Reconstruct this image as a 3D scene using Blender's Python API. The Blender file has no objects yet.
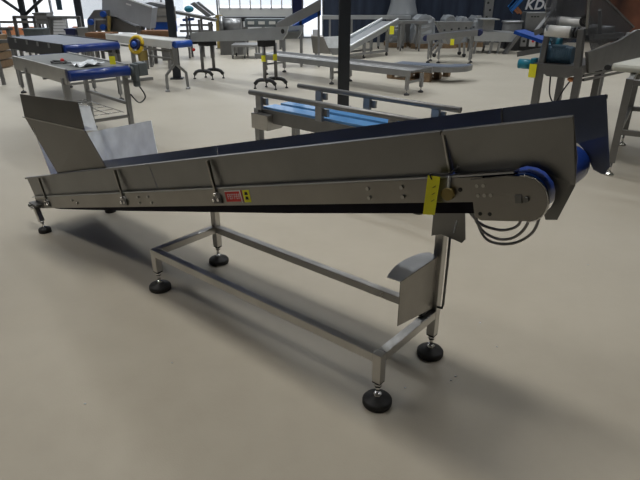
import bpy, bmesh, math, random
from mathutils import Vector, Matrix
random.seed(4)
PI = math.pi
SC = bpy.context.scene
COL = SC.collection
V = Vector

# ------------------------------------------------------------------ materials
def mat(name, col, rough=.5, metal=0., noise=0., nscale=6., bump=0., bscale=60., stretch=None, coat=0., spec=.5,
        trans=0., rvar=0., col2=None):
    m = bpy.data.materials.new(name); m.use_nodes = True
    nt = m.node_tree; b = nt.nodes['Principled BSDF']
    b.inputs['Base Color'].default_value = (*col, 1); b.inputs['Roughness'].default_value = rough
    b.inputs['Metallic'].default_value = metal; b.inputs['Specular IOR Level'].default_value = spec
    b.inputs['Coat Weight'].default_value = coat; b.inputs['Transmission Weight'].default_value = trans
    tc = nt.nodes.new('ShaderNodeTexCoord'); mp = nt.nodes.new('ShaderNodeMapping')
    nt.links.new(tc.outputs['Object'], mp.inputs['Vector'])
    if stretch: mp.inputs['Scale'].default_value = stretch
    if noise or rvar:
        n = nt.nodes.new('ShaderNodeTexNoise'); n.inputs['Scale'].default_value = nscale
        n.inputs['Detail'].default_value = 5
        nt.links.new(mp.outputs['Vector'], n.inputs['Vector'])
        if noise:
            r = nt.nodes.new('ShaderNodeValToRGB')
            c2 = col2 or tuple(min(1, c * (1 + noise)) for c in col)
            r.color_ramp.elements[0].color = (*[c * (1 - noise) for c in col], 1); r.color_ramp.elements[0].position = .3
            r.color_ramp.elements[1].color = (*c2, 1); r.color_ramp.elements[1].position = .7
            nt.links.new(n.outputs['Fac'], r.inputs['Fac']); nt.links.new(r.outputs['Color'], b.inputs['Base Color'])
        if rvar:
            q = nt.nodes.new('ShaderNodeMapRange')
            q.inputs['To Min'].default_value = max(.03, rough - rvar); q.inputs['To Max'].default_value = rough + rvar
            nt.links.new(n.outputs['Fac'], q.inputs['Value']); nt.links.new(q.outputs['Result'], b.inputs['Roughness'])
    if bump:
        n2 = nt.nodes.new('ShaderNodeTexNoise'); n2.inputs['Scale'].default_value = bscale; n2.inputs['Detail'].default_value = 3
        nt.links.new(mp.outputs['Vector'], n2.inputs['Vector'])
        bp = nt.nodes.new('ShaderNodeBump'); bp.inputs['Strength'].default_value = bump; bp.inputs['Distance'].default_value = .004
        nt.links.new(n2.outputs['Fac'], bp.inputs['Height']); nt.links.new(bp.outputs['Normal'], b.inputs['Normal'])
    return m

def clear(name, tint, fac, rough=.05, body=(.8, .82, .85), bodyfac=0.):
    """thin see-through sheet: transparent + a glossy share (+ a diffuse body)"""
    m = bpy.data.materials.new(name); m.use_nodes = True; nt = m.node_tree; nt.nodes.clear()
    out = nt.nodes.new('ShaderNodeOutputMaterial'); t = nt.nodes.new('ShaderNodeBsdfTransparent')
    g = nt.nodes.new('ShaderNodeBsdfGlossy'); mx = nt.nodes.new('ShaderNodeMixShader')
    t.inputs['Color'].default_value = (*tint, 1); g.inputs['Roughness'].default_value = rough
    mx.inputs['Fac'].default_value = fac
    nt.links.new(t.outputs[0], mx.inputs[1]); nt.links.new(g.outputs[0], mx.inputs[2])
    last = mx
    if bodyfac:
        d = nt.nodes.new('ShaderNodeBsdfDiffuse'); d.inputs['Color'].default_value = (*body, 1)
        m2 = nt.nodes.new('ShaderNodeMixShader'); m2.inputs['Fac'].default_value = bodyfac
        nt.links.new(mx.outputs[0], m2.inputs[1]); nt.links.new(d.outputs[0], m2.inputs[2]); last = m2
    nt.links.new(last.outputs[0], out.inputs['Surface'])
    return m

M = dict(
    steel=mat('brushed_steel', (.225, .226, .225), .34, 1, .10, 3, .12, 90, (1, 1, 1), rvar=.06),
    steelb=mat('blue_grey_steel', (.20, .225, .29), .36, 1, .10, 3, .12, 90, rvar=.06),  # blue-grey tint of the brushed steel, for the far guards
    plate=mat('steel_plate', (.33, .318, .298), .36, 1, .10, 5, .12, 90, rvar=.06),
    tube=mat('steel_tube', (.50, .49, .475), .30, 1, .08, 8, .08, 120, rvar=.06),
    sheet=mat('mill_sheet', (.80, .84, .87), .5, .0, .12, 9, .1, 60, rvar=.08),
    bright=mat('bright_sheet', (.66, .67, .69), .34, 1, .10, 9, .1, 60, rvar=.08),
    grey=mat('grey_sheet', (.36, .38, .42), .45, .3, .06, 4),
    hop=mat('shaded_hopper_steel', (.155, .15, .143), .36, 1, .10, 3, .12, 90, rvar=.06),  # brushed steel darkened; shade of the outward-flared hopper side is in the colour
    pale=mat('pale_steel', (.52, .54, .56), .42, .8, .06, 4),
    bgsteel=mat('background_steel', (.31, .315, .32), .42, .8, .08, 5),
    dksteel=mat('dull_steel', (.21, .21, .21), .45, .8, .1, 5),
    chrome=mat('chrome', (.75, .75, .75), .12, 1),
    rubber=mat('black_rubber', (.018, .018, .019), .55, 0, .15, 20, .1, 80),
    black=mat('black_paint', (.02, .021, .024), .45, 0, .1, 6),
    colm=mat('column_paint', (.013, .016, .021), .4, 0, .15, 5),
    skirt=mat('dark_belt_edge', (.010, .009, .014), .8, 0, .2, 12, spec=.15),
    blue=mat('blue_belt', (.008, .035, .21), .32, 0, .12, 10, .05, 90, coat=.1),
    bluel=mat('pale_blue_belt', (.10, .28, .58), .25, 0, .1, 6, coat=.3),
    bluebright=mat('blue_plastic', (.01, .07, .36), .35, 0, .08, 6),
    navy=mat('navy_plastic', (.01, .016, .075), .4, 0, .1, 8),
    greybelt=mat('grey_blue_belt', (.10, .12, .16), .42, 0, .1, 6),
    sheenbelt=mat('window_sheen_belt', (.15, .16, .158), .5, 0, .12, 7),  # grey puts the window reflection on a blue belt into its colour
    white=mat('white_plastic', (.55, .55, .53), .4, 0, .04, 6),
    rollw=mat('white_roller', (.80, .80, .78), .4, 0, .04, 6),
    cream=mat('cream_belt', (.55, .56, .50), .4, 0, .05, 6),
    tag=mat('yellow_card', (.88, .84, .03), .6, 0, .06, 20),
    yellow=mat('yellow_paint', (.62, .42, .02), .4, 0, .08, 10),
    ochre=mat('ochre_paint', (.28, .21, .06), .5, 0, .1, 10),
    red=mat('red_label', (.60, .035, .03), .5, 0, .08, 40),
    ink=mat('black_ink', (.02, .02, .02), .6),
    wood=mat('pallet_wood', (.19, .125, .07), .75, 0, .25, 14, .2, 40, (1, 6, 1)),
    crate=mat('brown_crate', (.17, .085, .04), .7, 0, .2, 8),
    teal=mat('teal_motor', (.01, .19, .28), .4, 0, .1, 8),
    motor=mat('blue_grey_motor', (.09, .17, .25), .4, 0, .12, 8),
    gmotor=mat('grey_motor', (.10, .12, .13), .5, 0, .12, 8),
    taupe=mat('taupe_box', (.24, .225, .20), .6, 0, .08, 5),
    orange=mat('orange_barrier', (.78, .30, .12), .5, 0, .12, 3),
    cable=mat('grey_cable', (.05, .052, .055), .45, 0, .1, 8),
    hose=mat('grey_hose', (.28, .28, .29), .35, .3, .1, 8),
    paper=mat('crumpled_plastic', (.62, .66, .70), .3, 0, .25, 14, .6, 25),
    wrap=clear('stretch_wrap', (.80, .83, .86), .20, .18, (.50, .53, .56), .42),
    plexi=clear('smoked_plexiglass', (.55, .56, .58), .14, .08, (.26, .26, .27), .22),
    glass=clear('window_glass', (.97, .98, .99), .06, .02),
    frost=mat('white_panel', (.82, .84, .85), .5, 0, .03, 2),
    curtain=mat('dark_curtain', (.036, .046, .072), .8, 0, .3, 2, .3, 3, (3, 1, .4), spec=.15),
    mural=mat('printed_mural', (.05, .028, .03), .6, 0, .8, .8, col2=(.30, .12, .07)),
    logoB=mat('logo_blue', (.02, .16, .50), .5), logoO=mat('logo_orange', (.36, .14, .06), .5), logoW=mat('logo_white', (.68, .68, .70), .5),
    drum=mat('grey_drum', (.30, .31, .32), .35, .4, .1, 4),
    wall=mat('hall_wall', (.30, .30, .30), .8, 0, .06, .6),
    ceil=mat('hall_ceiling', (.34, .34, .34), .85, 0, .06, .5),
    yard=mat('yard_concrete', (.80, .81, .82), .9, 0, .08, .5),
    mull=mat('window_frame_paint', (.35, .38, .42), .5),
)

def floor_mat():
    m = bpy.data.materials.new('beige_epoxy_floor'); m.use_nodes = True; nt = m.node_tree; b = nt.nodes['Principled BSDF']
    tc = nt.nodes.new('ShaderNodeTexCoord')
    def noise(s, d, rgh=.55):
        n = nt.nodes.new('ShaderNodeTexNoise'); n.inputs['Scale'].default_value = s; n.inputs['Detail'].default_value = d
        n.inputs['Roughness'].default_value = rgh
        nt.links.new(tc.outputs['Object'], n.inputs['Vector']); return n
    n1 = noise(.9, 5); n2 = noise(7, 4); n3 = noise(160, 2)
    r = nt.nodes.new('ShaderNodeValToRGB')
    r.color_ramp.elements[0].position = .32; r.color_ramp.elements[0].color = (.362, .330, .270, 1)
    r.color_ramp.elements[1].position = .68; r.color_ramp.elements[1].color = (.420, .388, .322, 1)
    mx = nt.nodes.new('ShaderNodeMix'); mx.data_type = 'FLOAT'; mx.inputs[0].default_value = .35
    nt.links.new(n1.outputs['Fac'], mx.inputs[2]); nt.links.new(n2.outputs['Fac'], mx.inputs[3])
    nt.links.new(mx.outputs[0], r.inputs['Fac']); nt.links.new(r.outputs['Color'], b.inputs['Base Color'])
    q = nt.nodes.new('ShaderNodeMapRange'); q.inputs['To Min'].default_value = .34; q.inputs['To Max'].default_value = .55
    nt.links.new(n2.outputs['Fac'], q.inputs['Value']); nt.links.new(q.outputs['Result'], b.inputs['Roughness'])
    bp = nt.nodes.new('ShaderNodeBump'); bp.inputs['Strength'].default_value = .25; bp.inputs['Distance'].default_value = .002
    nt.links.new(n3.outputs['Fac'], bp.inputs['Height']); nt.links.new(bp.outputs['Normal'], b.inputs['Normal'])
    b.inputs['Specular IOR Level'].default_value = .45
    return m
M['floor'] = floor_mat()

# ------------------------------------------------------------------ mesh helper
class MB:
    def __init__(s): s.bm = bmesh.new()
    def hexa(s, p, smooth=False):          # 8 corners: 4 bottom ring, 4 top ring
        v = [s.bm.verts.new(q) for q in p]
        for f in ((3, 2, 1, 0), (4, 5, 6, 7), (0, 1, 5, 4), (1, 2, 6, 5), (2, 3, 7, 6), (3, 0, 4, 7)):
            s.bm.faces.new([v[i] for i in f])
        return s
    def box(s, c, d, rz=0, ry=0, rx=0):
        R = Matrix.Rotation(rz, 3, 'Z') @ Matrix.Rotation(ry, 3, 'Y') @ Matrix.Rotation(rx, 3, 'X')
        c = V(c); x, y, z = d[0] / 2, d[1] / 2, d[2] / 2
        return s.hexa([c + R @ V(q) for q in ((-x, -y, -z), (x, -y, -z), (x, y, -z), (-x, y, -z), (-x, -y, z), (x, -y, z), (x, y, z), (-x, y, z))])
    def bb(s, x0, x1, y0, y1, z0, z1):
        return s.box(((x0 + x1) / 2, (y0 + y1) / 2, (z0 + z1) / 2), (x1 - x0, y1 - y0, z1 - z0))
    def bar(s, p, q, w, h=None, up=(0, 0, 1)):   # square bar between points; w across, h along 'up'
        p, q = V(p), V(q); h = h or w; d = (q - p).normalized(); up = V(up)
        if abs(d.dot(up)) > .95: up = V((1, 0, 0)) if abs(d.x) < .9 else V((0, 1, 0))
        a = d.cross(up).normalized() * w / 2; b = a.cross(d).normalized() * h / 2
        return s.hexa([p - a - b, p + a - b, p + a + b, p - a + b, q - a - b, q + a - b, q + a + b, q - a + b])
    def cyl(s, p, q, r, r2=None, n=20):
        p, q = V(p), V(q); r2 = r if r2 is None else r2; d = (q - p).normalized()
        up = V((0, 0, 1)) if abs(d.z) < .9 else V((1, 0, 0))
        a = d.cross(up).normalized(); b = d.cross(a)
        A = [s.bm.verts.new(p + (a * math.cos(t) + b * math.sin(t)) * r) for t in [2 * PI * i / n for i in range(n)]]
        B = [s.bm.verts.new(q + (a * math.cos(t) + b * math.sin(t)) * r2) for t in [2 * PI * i / n for i in range(n)]]
        for i in range(n):
            f = s.bm.faces.new((A[i], A[(i + 1) % n], B[(i + 1) % n], B[i])); f.smooth = True
        s.bm.faces.new(A[::-1]); s.bm.faces.new(B); return s
    def lathe(s, prof, c=(0, 0, 0), n=24, M3=None):    # (r,z) profile about Z at c
        c = V(c); rings = []
        for r, z in prof:
            ring = []
            for i in range(n):
                q = V((max(r, 1e-4) * math.cos(2 * PI * i / n), max(r, 1e-4) * math.sin(2 * PI * i / n), z))
                ring.append(s.bm.verts.new(c + (M3 @ q if M3 else q)))
            rings.append(ring)
        for a, b in zip(rings, rings[1:]):
            for i in range(n):
                f = s.bm.faces.new((a[i], a[(i + 1) % n], b[(i + 1) % n], b[i])); f.smooth = True
        s.bm.faces.new(rings[0][::-1]); s.bm.faces.new(rings[-1]); return s
    def tube(s, pts, r, n=8, smoothpath=True):
        pts = [V(p) for p in pts]
        if smoothpath and len(pts) > 2:
            P = [pts[0]] + pts + [pts[-1]]; out = []
            for i in range(1, len(P) - 2):
                for k in range(6):
                    t = k / 6; a, b, c, d = P[i - 1], P[i], P[i + 1], P[i + 2]
                    out.append(.5 * ((2 * b) + (c - a) * t + (2 * a - 5 * b + 4 * c - d) * t * t + (3 * b - a - 3 * c + d) * t ** 3))
            pts = out + [pts[-1]]
        rings = []; up = V((.123, .31, .94)).normalized()
        for i, p in enumerate(pts):
            d = (pts[min(i + 1, len(pts) - 1)] - pts[max(i - 1, 0)]).normalized()
            a = d.cross(up)
            if a.length < .05: a = d.cross(V((1, 0, 0)))
            a.normalize(); b = d.cross(a)
            rings.append([s.bm.verts.new(p + (a * math.cos(2 * PI * k / n) + b * math.sin(2 * PI * k / n)) * r) for k in range(n)])
        for A, B in zip(rings, rings[1:]):
            for i in range(n):
                f = s.bm.faces.new((A[i], A[(i + 1) % n], B[(i + 1) % n], B[i])); f.smooth = True
        s.bm.faces.new(rings[0][::-1]); s.bm.faces.new(rings[-1]); return s
    def ext(s, poly, vec):                 # planar polygon extruded along vec
        vec = V(vec); a = [s.bm.verts.new(V(p)) for p in poly]; b = [s.bm.verts.new(V(p) + vec) for p in poly]
        n = len(a); s.bm.faces.new(a[::-1]); s.bm.faces.new(b)
        for i in range(n): s.bm.faces.new((a[i], a[(i + 1) % n], b[(i + 1) % n], b[i]))
        return s
    def ball(s, c, r, sc=(1, 1, 1), sub=2, jit=0):
        g = bmesh.ops.create_icosphere(s.bm, subdivisions=sub, radius=1)
        for v in g['verts']:
            k = 1 + random.uniform(-jit, jit); v.co = V(c) + V((v.co.x * sc[0], v.co.y * sc[1], v.co.z * sc[2])) * r * k
        for v in g['verts']:
            for f in v.link_faces: f.smooth = True
        return s
    def obj(s, name, m, parent=None, bev=0, world=False):
        bmesh.ops.recalc_face_normals(s.bm, faces=s.bm.faces)
        me = bpy.data.meshes.new(name); s.bm.to_mesh(me); s.bm.free()
        if world and parent is not None:
            r = parent
            while r.parent: r = r.parent
            me.transform((Matrix.Translation(r.location) @ r.rotation_euler.to_matrix().to_4x4()).inverted())
        me.materials.append(M[m]); o = bpy.data.objects.new(name, me); COL.objects.link(o); o.parent = parent
        if bev:
            b = o.modifiers.new('edge', 'BEVEL'); b.width = bev; b.segments = 2; b.limit_method = 'ANGLE'; b.angle_limit = .6
        return o

def tag(o, label, cat, group=None):
    o['label'] = label; o['category'] = cat
    if group: o['group'] = group
    return o
def thing(name, label, cat, loc=(0, 0, 0), rz=0, group=None):
    o = bpy.data.objects.new(name, None); COL.objects.link(o); o.location = loc; o.rotation_euler = (0, 0, rz)
    o.empty_display_size = .1
    return tag(o, label, cat, group)
def struct(o): o['kind'] = 'structure'; return o

# ------------------------------------------------------------------ camera
CAM_H, FPX, TH = 1.55, 550., math.atan(250 / 550)
cd = bpy.data.cameras.new('camera'); cam = bpy.data.objects.new('camera', cd); COL.objects.link(cam)
cam.location = (0, 0, CAM_H); cam.rotation_euler = (PI / 2 - TH, 0, 0)
cd.sensor_width = 36; cd.lens = FPX / 640 * 36; cd.clip_start = .05; cd.clip_end = 200
SC.camera = cam
def ray(x, y):
    u, v = (x - 320) / FPX, (240 - y) / FPX
    return V((u, math.cos(TH) + v * math.sin(TH), -math.sin(TH) + v * math.cos(TH)))
def at(x, y, Y):                            # world point seen at a photo position, at distance Y
    r = ray(x, y); p = r * (Y / r.y); p.z += CAM_H; return p
def fl(x, y, z=0.):
    r = ray(x, y); p = r * ((z - CAM_H) / r.z); p.z = z; return p

# ------------------------------------------------------------------ the hall
struct(MB().bb(-17, 17, -9, 21.2, -.1, 0).obj('floor', 'floor'))
struct(MB().bb(-17.2, 17.2, -9.2, 21.4, 6.0, 6.2).obj('ceiling', 'ceil'))
struct(MB().bb(-17.2, -17, -9, 21.2, 0, 6).obj('wall_left', 'wall'))
struct(MB().bb(17, 17.2, -9, 21.2, 0, 6).obj('wall_right', 'wall'))
struct(MB().bb(-17, 17, -9.2, -9, 0, 6).obj('wall_front', 'wall'))
WY = 20.6                                   # plane of the glazed back wall
struct(MB().bb(.1, 17, WY, WY + .2, 0, 6).obj('wall_back', 'wall'))
struct(MB().bb(-.95, -.62, WY - .1, WY + .25, 0, 6).obj('trim_1', 'navy'))
def glazing(name, x0, x1, nx, zs, fr='mull', w=.06):
    m = MB()
    for i in range(nx + 1):
        x = x0 + (x1 - x0) * i / nx; m.bb(x - w / 2, x + w / 2, WY, WY + .1, 0, 6)
    for z in zs: m.bb(x0, x1, WY + .01, WY + .09, z - w / 2, z + w / 2)
    f = struct(m.obj(name, fr)); p = MB().bb(x0, x1, WY + .045, WY + .055, 0, 6).obj('pane', 'glass', f)
    return f
glazing('window_1', -17, -3.55, 7, (.03, 1.35, 5.97), w=.05)
d = struct(MB().bb(-3.5, -.95, WY, WY + .06, 0, .92).obj('door_1', 'frost'))
m = MB()
for i in range(8): m.bb(-3.5 + i * .36, -3.46 + i * .36, WY, WY + .06, .92, 6)
for z in (.95, 1.5, 2.1, 2.7, 3.3, 4, 5, 5.97): m.bb(-3.5, -.95, WY, WY + .06, z - .03, z + .03)
m.obj('door_frame', 'frost', d); MB().bb(-3.5, -.95, WY + .025, WY + .035, .92, 6).obj('pane', 'glass', d)
glazing('window_2', -.6, .1, 1, (.03, 5.97), w=.05)
# dark printed curtain wall on the right
CY = 18.9
struct(MB().bb(.12, 8.4, CY, CY + .08, 0, 6).obj('wall_right_curtain', 'curtain'))
struct(MB().bb(8.4, 16.5, CY, CY + .08, 0, 6).obj('wall_right_mural', 'mural'))
# yard outside
struct(MB().bb(-45, 15, 21.4, 70, -.2, -.06).obj('yard_ground', 'yard'))

# columns
def column(name, x, y, rz=PI / 4, w=.16):
    m = MB()
    for s in (-1, 1): m.box((0, s * (w / 2 - .006), 3), (w, .012, 6))
    m.box((0, 0, 3), (.01, w - .02, 6)); m.box((0, 0, .01), (w + .1, w + .1, .02))
    o = m.obj(name, 'colm'); o.location = (x, y, 0); o.rotation_euler = (0, 0, rz); return struct(o)
column('column_1', .33, 7.95, .05, .15); column('column_2', -2.74, 10.9, .1, .135)
q3, q4 = at(24.5, 20, 15.9), at(79, 13, 15.9)
column('column_3', q3.x, 15.9, .2, .13); column('column_4', q4.x, 15.9, .2, .16)
q5 = at(36, 8, 17.0); struct(MB().cyl((q5.x, 17, 0), (q5.x, 17, 6), .05).obj('column_5', 'colm'))
br = MB()
p0 = at(25, 15, 15.9)
for (px, py) in ((-4, -5), (48, -7), ):
    br.cyl(p0, at(px, py, 15.9),   .04, n=10)
struct(br.obj('trim_2', 'colm'))

# ------------------------------------------------------------------ MAIN MACHINE: inclined trough conveyor on a frame
A = V((.235, 1.786, 0)); RZ = math.atan2(-.640, .768)
U = V((-.768, .640, 0)); W_ = V((.640, .768, 0))
def wl(s, w, z): return A + U * s + W_ * w + V((0, 0, z))     # world point from (towards infeed, across, up)
inc = thing('inclined_conveyor', 'long stainless steel inclined conveyor with infeed hopper, blue end roller and square tube frame', 'conveyor', A, RZ)
al = math.radians(14.25); ca, sa = math.cos(al), math.sin(al); OZ = .881
def I(t, h, w): return V((t * ca - h * sa, w, OZ + t * sa + h * ca))
WD = .44
def plate_th(poly, w, th): return MB().ext([I(t, h, w) for t, h in poly], (0, th, 0))
# side plates, skirts, bearing plates
for near in (1, 0):
    w = -.012 if near else WD + .006
    sp = plate_th([(-2.99, .0), (.36, .0), (.36, .078), (-2.97, .078)], w, .006).obj('side_plate', 'plate', inc, .001)
    wb = w - .004 if near else w + .010
    sgn = -1 if near else 1
    for t, h in ((-1.60, .055), (-1.60, .022), (-1.50, .055), (-1.48, .022), (-.065, .055), (-.065, .022), (.075, .055), (.075, .022), (-2.40, .05), (-2.34, .03)):
        MB().cyl(I(t, h, wb - sgn * .004), I(t, h, wb + sgn * .003), .007, n=8).obj('bolt', 'tube', sp)
    plate_th([(-2.7, -.002), (-2.6, -.008), (-1.8, -.022), (-.5, -.036), (.34, -.036), (.34, 0), (-2.7, 0)], w + .001, .004).obj('skirt', 'skirt', inc)
    # rounded bearing plate
    c = (.482, .008); pts = [(.325, -.044), (.325, .072), (.44, .078)]
    for i in range(13):
        a = math.radians(80 - i * 14.5); pts.append((c[0] + (.066 if near else .045) * math.cos(a) - (0 if near else .02), c[1] + (.066 if near else .045) * math.sin(a)))
    pts += [(.42, -.058), (.345, -.056)]
    bp = plate_th(pts, w - .007 if near else w + .007, .006).obj('bearing_plate', 'plate', inc, .001)
    wb = w - .009 if near else w + .015
    for t, h in ((.345, .052), (.365, .052), (.345, .022), (.365, .022), (.385, .022), (.345, -.035), (.375, -.036)):
        MB().cyl(I(t, h, wb), I(t, h, wb + .004), .006, n=8).obj('bolt', 'black' if h < 0 else 'tube', bp)
    MB().ext([I(t, h, wb - (.004 if near else -.004)) for t, h in ((.458, -.002), (.478, -.002), (.478, .022), (.458, .022))], (0, .008, 0)).obj('take_up_block', 'dksteel', bp, .001)
    MB().cyl(I(.49, .008, wb - .006), I(.49, .008, wb + .008), .008).obj('shaft_end', 'dksteel', bp)
    # polished half ring round the roller end
    ring = MB(); rp = []
    for i in range(15):
        a = math.radians(95 - i * 13); rp.append(I(c[0] + (.068 if near else .046) * math.cos(a) - (0 if near else .02), c[1] + (.068 if near else .046) * math.sin(a), w - .004 if near else w + .010))
    ring.tube(rp, .003, 6, False).obj('edge_ring', 'chrome', bp)
# belt loop
hd = (.478, .018)
top = [(-2.9, .07), (.30, .077), (.488, .082)]
loop = top + [(hd[0] + .066 * math.cos(math.radians(85 - i * 13)), hd[1] + .066 * math.sin(math.radians(85 - i * 13))) for i in range(14)]
loop += [(.40, -.050), (.2, -.028), (-1.5, -.012), (-2.6, .0)]
loop += [(-2.9 + .035 * math.cos(math.radians(-90 - i * 20)), .035 + .035 * math.sin(math.radians(-90 - i * 20))) for i in range(9)]
BW = .395
m = MB(); n = len(loop); ctr = V((0, 0))
A1 = [m.bm.verts.new(I(t, h, .004)) for t, h in loop]; B1 = [m.bm.verts.new(I(t, h, BW)) for t, h in loop]
for i in range(n): 
    f = m.bm.faces.new((A1[i], A1[(i + 1) % n], B1[(i + 1) % n], B1[i])); f.smooth = True
belt = m.obj('belt', 'blue', inc)
sol = belt.modifiers.new('thick', 'SOLIDIFY'); sol.thickness = .004; sol.offset = -1
es = belt.modifiers.new('split', 'EDGE_SPLIT'); es.split_angle = .6
MB().cyl(I(hd[0], hd[1], -.004), I(hd[0], hd[1], BW + .003), .0625, n=32).obj('head_roller', 'bluebright', inc)
MB().cyl(I(hd[0], hd[1], BW), I(hd[0], hd[1], WD + .004), .018).obj('roller_shaft', 'chrome', inc)
MB().ext([I(-2.9, .05, BW + .004), I(.40, .055, BW + .004), I(.40, .072, BW + .004), I(-2.9, .066, BW + .004)], (0, WD - BW - .006, 0)).obj('slide_bed', 'plate', inc)
MB().cyl(I(-2.9, .035, .006), I(-2.9, .035, WD - .006), .03, n=24).obj('tail_roller', 'dksteel', inc)
# side guards: flared sheet with a folded top lip
def guard(poly_fn, wbase, flare, name='side_guard'):
    pass
def guard_panel(t0, t1, near, wb=.034, fl_=.036, h0=.084, h1=.224, extra=None):
    s = -1 if near else 1; wz = (wb if near else WD - wb)
    m = MB()
    q = lambda t, h, o: I(t, h, wz + s * (fl_ * max(0, h - h0) / (h1 - h0)) + s * o)
    poly = extra or [(t0, h0), (t1, h0), (t1, h1), (t0, h1)]
    a = [m.bm.verts.new(q(t, h, 0)) for t, h in poly]; b = [m.bm.verts.new(q(t, h, .003)) for t, h in poly]
    k = len(a); m.bm.faces.new(a); m.bm.faces.new(b[::-1])
    for i in range(k): m.bm.faces.new((a[i], a[(i + 1) % k], b[(i + 1) % k], b[i]))
    # folded lip along the top
    l0, l1 = poly[-1][0], max(p[0] for p in poly if abs(p[1] - h1) < .01)
    lip = [q(l0, h1, 0), q(l1, h1, 0), q(l1, h1 - .003, .016), q(l0, h1 - .003, .016)]
    m.ext(lip, I(0, .003, 0) - I(0, 0, 0))
    lip = [q(l0, h1 - .012, .014), q(l1, h1 - .012, .014), q(l1, h1, .014), q(l0, h1, .014)]
    m.ext(lip, (0, s * .003, 0))
    g = m.obj('side_guard', 'steel' if near else 'steelb', inc)
    if 1:                                           # bottom flange along the belt edge
        if extra: t1 = .458
        MB().ext([I(t0, .0795, wz - s * .0), I(t1, .0835 if extra else .0795, wz - s * .0), I(t1, .0835 if extra else .0795, wz + s * (wb + .011)), I(t0, .0795, wz + s * (wb + .011))], I(0, .004, 0) - I(0, 0, 0)).obj('flange', 'tube', g)
        MB().ext([I(t0, .079, wz + s * (wb + .0112)), I(t1, .079 + (.004 if extra else 0), wz + s * (wb + .0112)), I(t1, .085 + (.003 if extra else 0), wz + s * (wb + .0112)), I(t0, .085, wz + s * (wb + .0112))], (0, s * .002, 0)).obj('flange_light_line', 'pale', g)  # pale strip added as the light line along the flange edge
    return g, q
cut = [(hd[0] + .076 * math.cos(math.radians(a)), hd[1] + .076 * math.sin(math.radians(a))) for a in (-60, -40, -20, 0, 20, 45, 65, 88)]
dis = [(.25, .084), (.455, .088)] + cut[::-1] + [(.519, -.068), (.552, -.068), (.607, .03), (.620, .111), (.626, .224), (.25, .224)]
disf = [(.25, .084), (.46, .090), (.488, .091), (.507, .083), (.521, .066), (.532, .044), (.541, .016), (.549, -.008), (.572, -.024), (.583, -.027), (.600, -.001), (.599, .10), (.592, .224), (.25, .224)]
for near in (1, 0):
    g1, q = guard_panel(-3.015, -1.425, near, wb=.012, fl_=.014); g2, q2 = guard_panel(-1.42, .245, near, wb=.012, fl_=.014); g3, q3 = guard_panel(.25, .626 if near else .594, near, fl_=.034, extra=dis if near else disf)
    s = -1 if near else 1; wz = .012 if near else WD - .012
    for t, g in ((-2.78, g1), (-1.755, g1), (-.92, g2), (-.06, g2)):
        if near and t == -.06: continue
        MB().hexa([I(t - .006, .03, wz + s * .024), I(t + .006, .03, wz + s * .024), I(t + .006, .03, wz + s * .032), I(t - .006, .03, wz + s * .032),
                   I(t - .006, .21, wz + s * .022), I(t + .006, .21, wz + s * .022), I(t + .006, .21, wz + s * .038), I(t - .006, .21, wz + s * .038)]).obj('strut', 'plate', g)
        MB().ext([I(t + x, h, wz + s * .018) for x, h in ((-.028, .012), (.03, .012), (.03, .05), (.008, .066), (-.02, .055))], (0, s * .014, 0)).obj('clamp', 'dksteel', g, .002)
        for x, h in ((-.016, .03), (.018, .03), (.0, .055)):
            MB().cyl(I(t + x, h, wz + s * .03), I(t + x, h, wz + s * .042), .007, n=8).obj('bolt', 'chrome', g)
    MB().ext([I(.2455, .084, wz), I(.2455, .222, wz + s * .013), I(.2455, .222, wz - s * .0), I(.2455, .084, wz - s * .026)], I(.003, 0, 0) - I(0, 0, 0)).obj('joint_web', 'plate', g3)
    MB().ext([I(.243, .09, wz + s * .001), I(.249, .09, wz + s * .001), I(.249, .222, wz + s * .013), I(.243, .222, wz + s * .013)], (0, s * .006, 0)).obj('seam_strip', 'tube', g2)
# infeed hopper: flared side sheets and end sheet
def quad(pts, th, name, mt, par=None):
    pts = [V(p) for p in pts]; nrm = (pts[1] - pts[0]).cross(pts[2] - pts[0]).normalized() * th
    return MB().ext(pts, nrm).obj(name, mt, par or inc)
L_ = lambda s, w, z: V((-s, w, z))
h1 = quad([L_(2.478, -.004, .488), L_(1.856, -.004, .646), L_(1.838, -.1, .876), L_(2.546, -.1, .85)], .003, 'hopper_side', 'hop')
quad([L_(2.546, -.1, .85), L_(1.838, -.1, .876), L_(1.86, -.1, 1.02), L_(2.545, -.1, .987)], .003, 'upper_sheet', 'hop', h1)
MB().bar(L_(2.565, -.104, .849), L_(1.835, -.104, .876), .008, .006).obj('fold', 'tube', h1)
h2 = quad([L_(2.95, WD + .012, .35), L_(2.03, WD + .012, .57), L_(2.12, WD + .05, .79), L_(2.96, WD + .05, .585)], .003, 'hopper_side', 'sheet')
h3 = quad([L_(2.66, .03, .42), L_(2.93, WD - .0, .36), L_(2.94, WD + .03, .59), L_(2.50, -.085, .77)], .003, 'hopper_end', 'sheet')
quad([L_(2.76, WD + .02, .635), L_(2.50, -.085, .77), L_(2.47, -.085, .93), L_(2.79, WD + .01, .805)], .003, 'upper_sheet', 'sheet', h3)
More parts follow.
